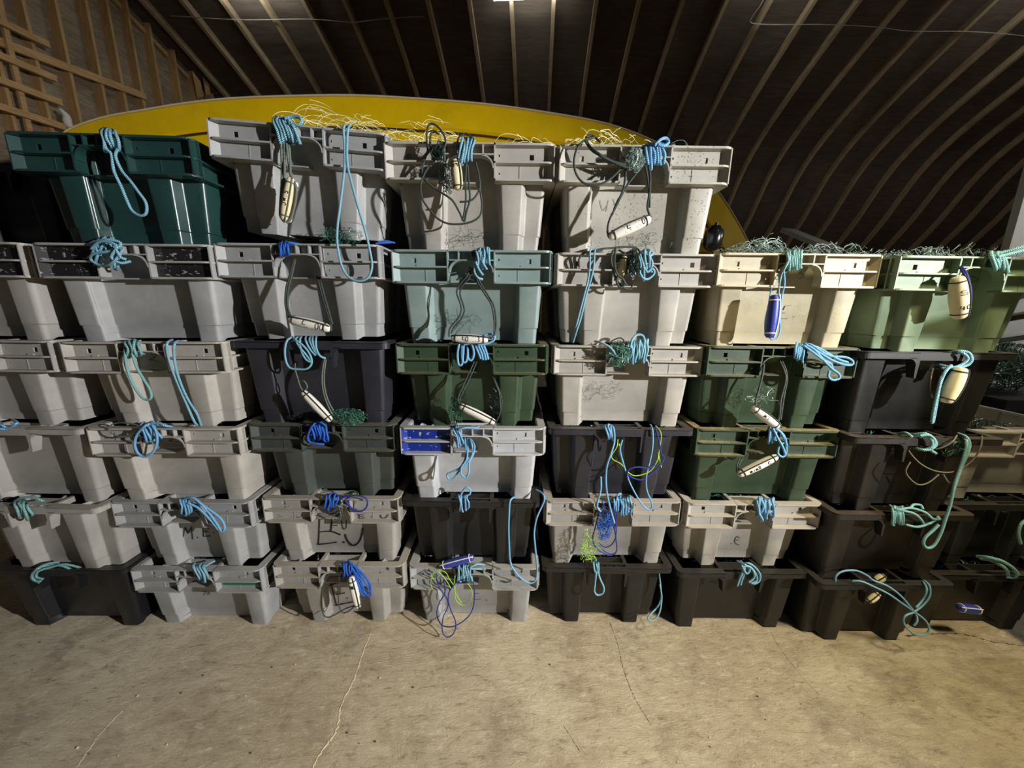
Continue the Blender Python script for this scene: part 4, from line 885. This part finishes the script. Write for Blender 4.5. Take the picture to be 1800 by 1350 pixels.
# --- floats
FLT = None
def flt(label, key, a, b, r, mat, dy=-.03, bands='cord_dark', ink=None, line=True, cat='float'):
    Y = CR[key][3]; A = P(a[0], a[1], Y+dy); Bp = P(b[0], b[1], Y+dy); L = (Bp-A).length
    z = (Bp-A).normalized(); yv = Vector((0, 1, 0)); yv = (yv-z*yv.dot(z)).normalized(); xv = yv.cross(z)
    o = empty('net_float', (A+Bp)/2); o.rotation_euler = Matrix((xv, yv, z)).transposed().to_euler()
    h = L/2; prf = [(.15*r,-h),(.5*r,-h*.985),(.68*r,-h*.93),(.80*r,-h*.80),(.93*r,-h*.5),(r,-h*.1),(r,h*.1),(.93*r,h*.5),(.80*r,h*.80),(.68*r,h*.93),(.5*r,h*.985),(.15*r,h)]
    mb = MB().lathe(prf, 18); add('float_body', fixn(mb.mesh('float_body', 60)), M[mat], o)
    for s in (-1, 1):
        tb = MB(); rr = r*.845; pts = [(rr*math.cos(t), rr*math.sin(t), s*h*.76) for t in [2*math.pi*k/18 for k in range(18)]]
        tb.tube(pts, .0022, 5, closed=True); add('band', tb.mesh('band', True), M[bands], o)
    if line:
        tb = MB(); ang = -math.pi/2-.75
        tb.tube([((rd+.002)*math.cos(ang), (rd+.002)*math.sin(ang), zz) for rd, zz in prf[1:-1]], .0026, 5); add('side_line', tb.mesh('side_line', True), M[bands], o)
    if ink: # strokes: lists of (s along -1..1, t across -1..1)
        tb = MB()
        for st in ink:
            pts = []
            q = smoothpath([(p[0], p[1], 0) for p in st], 3) if len(st) > 2 else [Vector((p[0], p[1], 0)) for p in st]
            for p in q:
                zz = p.x*h; k = abs(p.x); rad = r*(1-.07*min(1,k/.5) if k <= .5 else .93-.13*(k-.5)/.3)
                an = -math.pi/2+p.y*.9; pts.append((rad*math.cos(an)*1.0, rad*math.sin(an), zz))
            tb.tube(pts, .0015, 4)
        add('lettering', tb.mesh('lettering'), M['ink'], o)['label'] = 'black marker lettering'
    tag(o, label, cat, 'net floats'); return o
DIG = {'1': [[(0,.5),(1,.5)]], '0': [[(0,.5),(.2,.1),(.8,.1),(1,.5),(.8,.9),(.2,.9),(0,.5)]], '4': [[(0,.2),(.6,.0),(.6,.9)],[(.1,.75),(1,.7)]], '.': [[(.95,.4),(1,.5)]],
 '/': [[(0,.9),(1,.1)]], '3': [[(0,.1),(.1,.8),(.45,.5),(.8,.9),(1,.1)]], '5': [[(0,.9),(0,.2),(.4,.2),(.5,.8),(.85,.85),(1,.2)]], '9': [[(.4,.8),(.1,.2),(0,.6),(.4,.8),(1,.7)]], '8': [[(0,.5),(.25,.1),(.75,.9),(1,.5),(.75,.1),(.25,.9),(0,.5)]],
 'm': [[(1,0),(.2,.1),(.9,.4),(.2,.6),(1,.95)]], 'c': [[(.2,.9),(0,.4),(.5,.1),(1,.4),(.9,.9)]], 'S': [[(.1,.9),(0,.3),(.4,.2),(.6,.8),(1,.7),(.9,.1)]], 'i': [[(.2,.5),(1,.5)]], 'x': [[(0,.1),(1,.9)],[(0,.9),(1,.1)]]}
def text(s, start, step, rot=0, hgt=.8, flip=1):
    """glyph rows laid along the float axis (rot 0) or across it (rot 1)"""
    out = []
    for i, ch in enumerate(s):
        for st in DIG.get(ch, []):
            q = []
            for (dn, rt) in st:     # dn: 0 top..1 bottom, rt: 0 left..1 right
                if rot == 0: q.append((start+(i+rt*.75)*step*flip, (dn-.5)*hgt*1.0*flip))
                else: q.append((start+dn*step*.8*flip, ((i+rt*.75)-len(s)/2)*hgt/len(s)*2*-flip))
            out.append(q)
    return out
flt('white float hanging upright on the tilted crate', (1,1), (512,312), (499,388), .0165, 'float_c', -.03, 'cord_pale', text('S1mc', -.35, .18, 0, 1.0))
flt('second slimmer white float edge behind the upright float', (1,1), (521,320), (508,391), .010, 'float_w', -.018, 'cord_pale', None, False)
flt('white float lettered 1.4/100 slung across grey crate', (1,2), (508,561), (581,578), .019, 'float_w', -.03, 'cord_dark', text('1.4/100', -.62, .2, 0, 1.4))
flt('plain white float slanting on the blue-black crate', (1,3), (532,688), (582,740), .0165, 'float_w', -.03, 'cord_black')
flt('white float lettered 113 40, half in blue rope', (1,6), (617,1014), (630,1068), .0175, 'float_w', -.03, 'cord_black', text('11340', -.55, .24, 1, .8))
flt('white float marked 09 hung amid dark cords', (2,1), (800,280), (806,334), .0185, 'float_c', -.03, 'cord_dark', text('09', -.62, .26, 1, .8))
flt('white float lettered 40 113 lying along the aqua crate bottom', (2,2), (793,594), (858,597), .0165, 'float_w', -.025, 'cord_black', text('40', -.35, .17, 0, 1.2)+text('113', .15, .15, 0, 1.2))
flt('plain white float slanting on the green crate', (2,3), (808,713), (870,743), .0165, 'float_w', -.03, 'cord_black')
flt('violet-blue float lying on the rim of the grey floor crate', (2,6), (773,995), (833,979), .0185, 'float_b', -.005, 'float_w')
flt('large white float slanting under the speckled crate', (3,1), (1070,417), (1143,384), .0190, 'float_w', -.03, 'cord_dark', text('14', -.35, .2, 0, 1.2)+text('110', .2, .17, 0, 1.2))
flt('grey-white float half hidden in the cord tangle', (3,2), (1098,450), (1090,492), .0175, 'float_c', .01, 'cord_dark')
flt('violet-blue float hanging upright on the beige crate', (4,2), (1362,518), (1352,594), .0190, 'float_b', -.03, 'float_w')
flt('scuffed white float slanting on the upper green crate', (4,3), (1323,716), (1368,750), .0185, 'float_w', -.03, 'cord_dark', text('mx', -.3, .2, 0))
flt('white float lettered 9 mm c slanting up on dusty green crate', (4,4), (1298,835), (1366,802), .0175, 'float_w', -.035, 'cord_black', text('mim8', -.5, .14, 0)+text('c', .4, .2, 0))
flt('cream float marked 5 and 40 hanging by the mint crate', (5,2), (1683,486), (1687,560), .0245, 'float_c', -.02, 'cord_black', text('S', -.35, .25, 1)+text('40', .35, .25, 1))
flt('cream float with black line leaning on the black crate', (5,3), (1691,646), (1661,708), .0245, 'float_c', -.035, 'cord_black')
flt('small cream float peeping over the black floor crate rim', (5,6), (1538,1022), (1555,1012), .016, 'float_c', .03, 'cord_black')
flt('tiny cream float hanging on the black floor crate', (5,6), (1526,1058), (1545,1043), .0135, 'float_c', -.02, 'cord_black')
flt('dim blue float lying at the foot of the rightmost stack', (6,6), (1685,1068), (1722,1072), .02, 'float_b', -.02, 'float_w')
# --- nets
def tangle(box, n, r, rnd, pts=6, curl=1.0, sub=4, tight=1.0):
    """loose twine inside an ellipsoid that fills the box"""
    mb = MB(); c0 = Vector([(a+b)/2 for a, b in box]); hs = Vector([max((b-a)/2, 1e-4) for a, b in box])
    for _ in range(n):
        d = Vector((rnd.gauss(0, 1), rnd.gauss(0, 1), rnd.gauss(0, 1))).normalized()*rnd.random()**.5
        c = d.copy(); v = Vector((rnd.uniform(-1,1), rnd.uniform(-1,1), rnd.uniform(-1,1))).normalized(); q = []
        st = .022*curl
        for k in range(pts+2):
            q.append(Vector((c0.x+c.x*hs.x, c0.y+c.y*hs.y, c0.z+c.z*hs.z)))
            v = (v+Vector((rnd.uniform(-1,1), rnd.uniform(-1,1), rnd.uniform(-1,1)))*.75).normalized()
            c += Vector((v.x*st/max(hs.x,.01), v.y*st/max(hs.y,.02)*.6, v.z*st/max(hs.z,.01)))
            if c.length > 1.08: c = c*(1.02/c.length); v = -v
        mb.tube(smoothpath(q, sub), r, 3)
    return mb
def net(label, box, n, r, mat, seed, **kw):
    return tag(add('fishing_net', tangle(box, n, r, random.Random(seed), **kw).mesh('fishing_net'), M[mat]), label, 'net', 'nets in and on the crates')
def above(label, key, u0, u1, vtop, n, mat, seed, r=.00062, d0=.03, d1=.30, **kw):
    """a net mound heaped in an open crate: strands arch up in a dome between two pixel columns"""
    Y = CR[key][3]; zt = CR[key][4]; rnd = random.Random(seed); mb = MB()
    a = P(u0, vtop, Y+.1); b = P(u1, vtop, Y+.1); H_ = max(.02, a.z-zt)
    for _ in range(int(n*1.4)):
        x = rnd.uniform(a.x, b.x); yy = Y+rnd.uniform(d0, d1); f = max(.25, 1-((x-(a.x+b.x)/2)/((b.x-a.x)/2))**2)
        R = rnd.uniform(.018, .06)*(1 if rnd.random() < .7 else 1.5); R = min(R, H_*.6*f+.012); cz = zt+rnd.uniform(-.02, 1)**2*max(.0, H_*f-R)
        a0 = rnd.uniform(-.5, 1.2); a1 = a0+rnd.uniform(1.2, 4.2); el = rnd.uniform(.6, 1.7); q = []
        for k in range(9):
            t = a0+(a1-a0)*k/8; q.append(Vector((x+R*el*math.cos(t)+rnd.uniform(-.004,.004), yy+.02*math.sin(t*2), max(zt-.03, cz+R*math.sin(t)+rnd.uniform(-.004,.004)))))
        mb.tube(smoothpath(q, 2), r, 3)
    # crossing short twines of the meshes
    for _ in range(int(n*1.6)):
        x = rnd.uniform(a.x, b.x); f = max(.15, 1-((x-(a.x+b.x)/2)/((b.x-a.x)/2))**2); z = zt+rnd.random()**1.8*H_*.75*f; yy = Y+rnd.uniform(d0, d1); s = rnd.choice((-1, 1))*rnd.uniform(.012, .035)
        mb.tube([(x, yy, z), (x+s*.5, yy-.004, z+abs(s)*rnd.uniform(.2,.7)), (x+s, yy, z+abs(s)*rnd.uniform(.3,1.))], r, 3)
    return tag(add('fishing_net', mb.mesh('fishing_net'), M[mat]), label, 'net', 'nets in and on the crates')
above('pale yellow net mound in the tilted crate', (1,1), 500, 680, 178, 60, 'net_yellow', 1)
above('pale yellow net heaped in the crate with dark cords', (2,1), 680, 820, 210, 60, 'net_yellow', 2)
above('small pale yellow net curl right of the dark cords', (2,1), 880, 975, 222, 16, 'net_yellow', 3)
above('pale yellow-green net in the speckled crate', (3,1), 985, 1135, 226, 55, 'net_yellow', 4)
above('few white net wisps at right of the speckled crate', (3,1), 1168, 1225, 240, 8, 'net_pale', 5)
above('pale aqua net heap in the beige crate', (4,2), 1340, 1560, 430, 95, 'net_pale', 6, r=.0008)
above('pale aqua net heap in the mint crate', (5,2), 1565, 1760, 430, 85, 'net_pale', 7, r=.0008)
above('translucent greenish plastic and net heap at the hull stern', (4,2), 1300, 1380, 414, 60, 'net_pale', 8, r=.0011)
def atpx(u0, v0, u1, v1, Y, th=.03):
    a = P(u0, v1, Y); b = P(u1, v0, Y); return ((a.x, b.x), (Y-th, Y), (a.z, b.z))
for lb, bx, n, r, mt, sd in [
  ('green net clump wrapped in the dark cords of pale grey crate', atpx(768,245,782,300,1.335), 50, .0008, 'net_dark', 21),
  ('dark net strand falling beside the 09 float', atpx(772,290,800,345,1.33), 40, .0008, 'net_dark', 22),
  ('grey-green net clump at handle of the speckled crate', atpx(1095,262,1132,305,1.33), 90, .0008, 'net_pale', 23),
  ('dark green net stuffed in the handle with cords', atpx(1098,438,1122,492,1.36), 90, .0008, 'net_dark', 24),
  ('green net tangle spilling on the handle with large coil', atpx(1062,598,1108,645,1.38), 110, .0008, 'net_green', 25),
  ('dark teal net piled at the foot of blue-black crate', atpx(585,716,648,745,1.37, .04), 110, .0008, 'net_green', 26),
  ('thin green net strands below the tilted crate', atpx(560,400,640,432,1.38, .03), 60, .0006, 'net_green', 27),
  ('dark net wisps around the float on green crate', atpx(790,690,815,748,1.37), 40, .0006, 'net_green', 28),
  ('dark net wisps right of the float on green crate', atpx(858,672,882,730,1.38), 40, .0006, 'net_dark', 29),
  ('pale green net curls on the upper green crate', atpx(1305,678,1385,715,1.38), 14, .0006, 'net_pale', 30),
  ('lime and olive net hanging in the handle of grey crate', atpx(1010,925,1062,985,1.40), 50, .0007, 'net_lime', 31),
  ('blue twine mass hanging in the handle of grey crate', atpx(1046,890,1078,948,1.385), 110, .0009, 'net_blue', 32),
  ('dark green net behind the teal ropes on dusty crate', atpx(1640,765,1690,800,1.34), 20, .0006, 'net_green', 33),
  ('fine dark net strand on the grey aqua panel', atpx(780,540,850,590,1.44), 10, .0005, 'net_dark', 34),
  ('fine net strand above the aqua crate rim', atpx(785,395,870,440,1.41), 10, .0005, 'net_dark', 35),
  ('fine net strand at the bottom of speckled crate', atpx(1095,410,1190,445,1.41), 8, .0005, 'net_dark', 36),
  ('faint net curls on the pale grey panel', atpx(1015,665,1110,700,1.44), 12, .0004, 'net_dark', 37)]:
    net(lb, bx, n, r, mt, sd, curl=.6 if n > 30 else 1.1)
net('teal net heaped under the boards at the right edge', ((2.55, 3.2), (1.95, 2.3), (1.02, 1.30)), 260, .0022, 'net_green', 51, curl=1.6)
net('pale teal ropes on the net heap at right edge', ((2.55, 3.2), (1.93, 2.0), (1.12, 1.32)), 60, .004, 'rope_teal' if False else 'net_pale', 52, curl=1.6)
# nets packed inside the open crates whose tops can be seen (shared mesh)
inner = tangle(((-.22, .22), (.06, .40), (.235, .318)), 130, .0013, random.Random(60), curl=1.4, sub=3).mesh('fishing_net')
for i, key in enumerate([k for k in FIT if k[1] >= 3 and k[0] >= 0]+[(4,2),(5,2),(6,4),(6,5),(6,6)]):
    o = CR[key][0]
    add('packed_net', inner, M['net_dark' if i % 3 else 'net_green'], o)['kind'] = 'stuff'
# --- writing on the crates
def write(key, strokes, depth, r=.0018, mat='ink', name='lettering', lab='black marker lettering'):
    """strokes in photo pixels, laid on a crate face: depth(z_local) behind the rim front"""
    o = CR[key][0]; Y = CR[key][3]; zb = CR[key][4]-CH; mb = MB(); inv = o.matrix_world.inverted()
    for st in strokes:
        pts = []
        q = smoothpath([(a, b, 0) for a, b in st], 4) if len(st) > 2 else [Vector((*st[0], 0)), Vector((*st[-1], 0))]
        for p in q:
            Yk = Y+.08
            for _ in range(3): w_ = P(p.x, p.y, Yk); Yk = Y+depth(w_.z-zb)
            pts.append(inv @ P(p.x, p.y, Yk))
        mb.tube(pts, r, 4)
    add(name, mb.mesh(name), M[mat], o)['label'] = lab
bpy.context.view_layer.update()
face = lambda z: .075+.019*(CH-z)/CH*(.84/.84)-.0015
pan = lambda z: .0245
write((0,5), [[(322,944),(325,927)],[(325,927),(331,938)],[(331,938),(336,926)],[(336,926),(339,948)],[(347,944),(348,946)],[(368,929),(357,928)],[(357,928),(358,943)],[(358,943),(370,942)],[(358,935),(366,934)],[(375,936),(376,938)]], face, .0016)
write((0,6), [[(354,1040),(362,1040),(358,1046)],[(364,1040),(370,1046)],[(370,1040),(364,1046)]], face, .0010, 'ink_blue')
write((1,5), [[(562,912),(560,957)],[(562,912),(583,911)],[(583,911),(582,934)],[(560,957),(592,953)],[(562,935),(582,934),(599,940)],[(603,952),(606,954)],[(607,939),(611,950),(622,959),(632,952),(637,938),(638,928)]], face, .0030)
write((1,5), [[(584,919),(583,930)],[(584,924),(593,923)],[(600,916),(604,930),(609,926),(608,915)]], face, .0016)
write((1,5), [[(484,902),(485,909)],[(485,909),(497,908)],[(484,905),(493,905)],[(512,908),(513,909)],[(530,903),(530,908),(522,909),(520,906)],[(537,905),(538,906)]], pan, .0014)
write((1,5), [[(632,904),(632,911),(641,910)],[(629,905),(640,905)],[(632,908),(638,908)],[(653,908),(654,909)],[(670,905),(671,910),(679,910),(683,904)],[(691,907),(692,908)]], pan, .0014)
write((1,6), [[(581,1023),(592,1065)],[(578,1030),(604,1020)],[(592,1045),(606,1042)],[(590,1064),(620,1058)],[(610,1051),(611,1052)]], face, .0026)
write((4,5), [[(1301,946),(1296,943),(1292,948),(1293,955),(1300,958)],[(1292,950),(1299,949)],[(1285,955),(1286,956)]], face, .0013, 'ink_blue')
write((4,2), [[(1391,537),(1380,538)],[(1380,538),(1377,545)],[(1381,550),(1376,550)],[(1385,560),(1373,560)],[(1394,557),(1397,557)]], face, .0012)
write((2,6), [[(832,1044),(842,1043)],[(832,1054),(845,1053)],[(853,1055),(857,1055)]], face, .0010, 'ink_blue')
write((3,1), [[(1055,352),(1060,370),(1066,362)],[(1070,352),(1066,372)],[(1078,350),(1084,364)],[(1088,348),(1080,366)]], face, .0006, 'ink_blue')
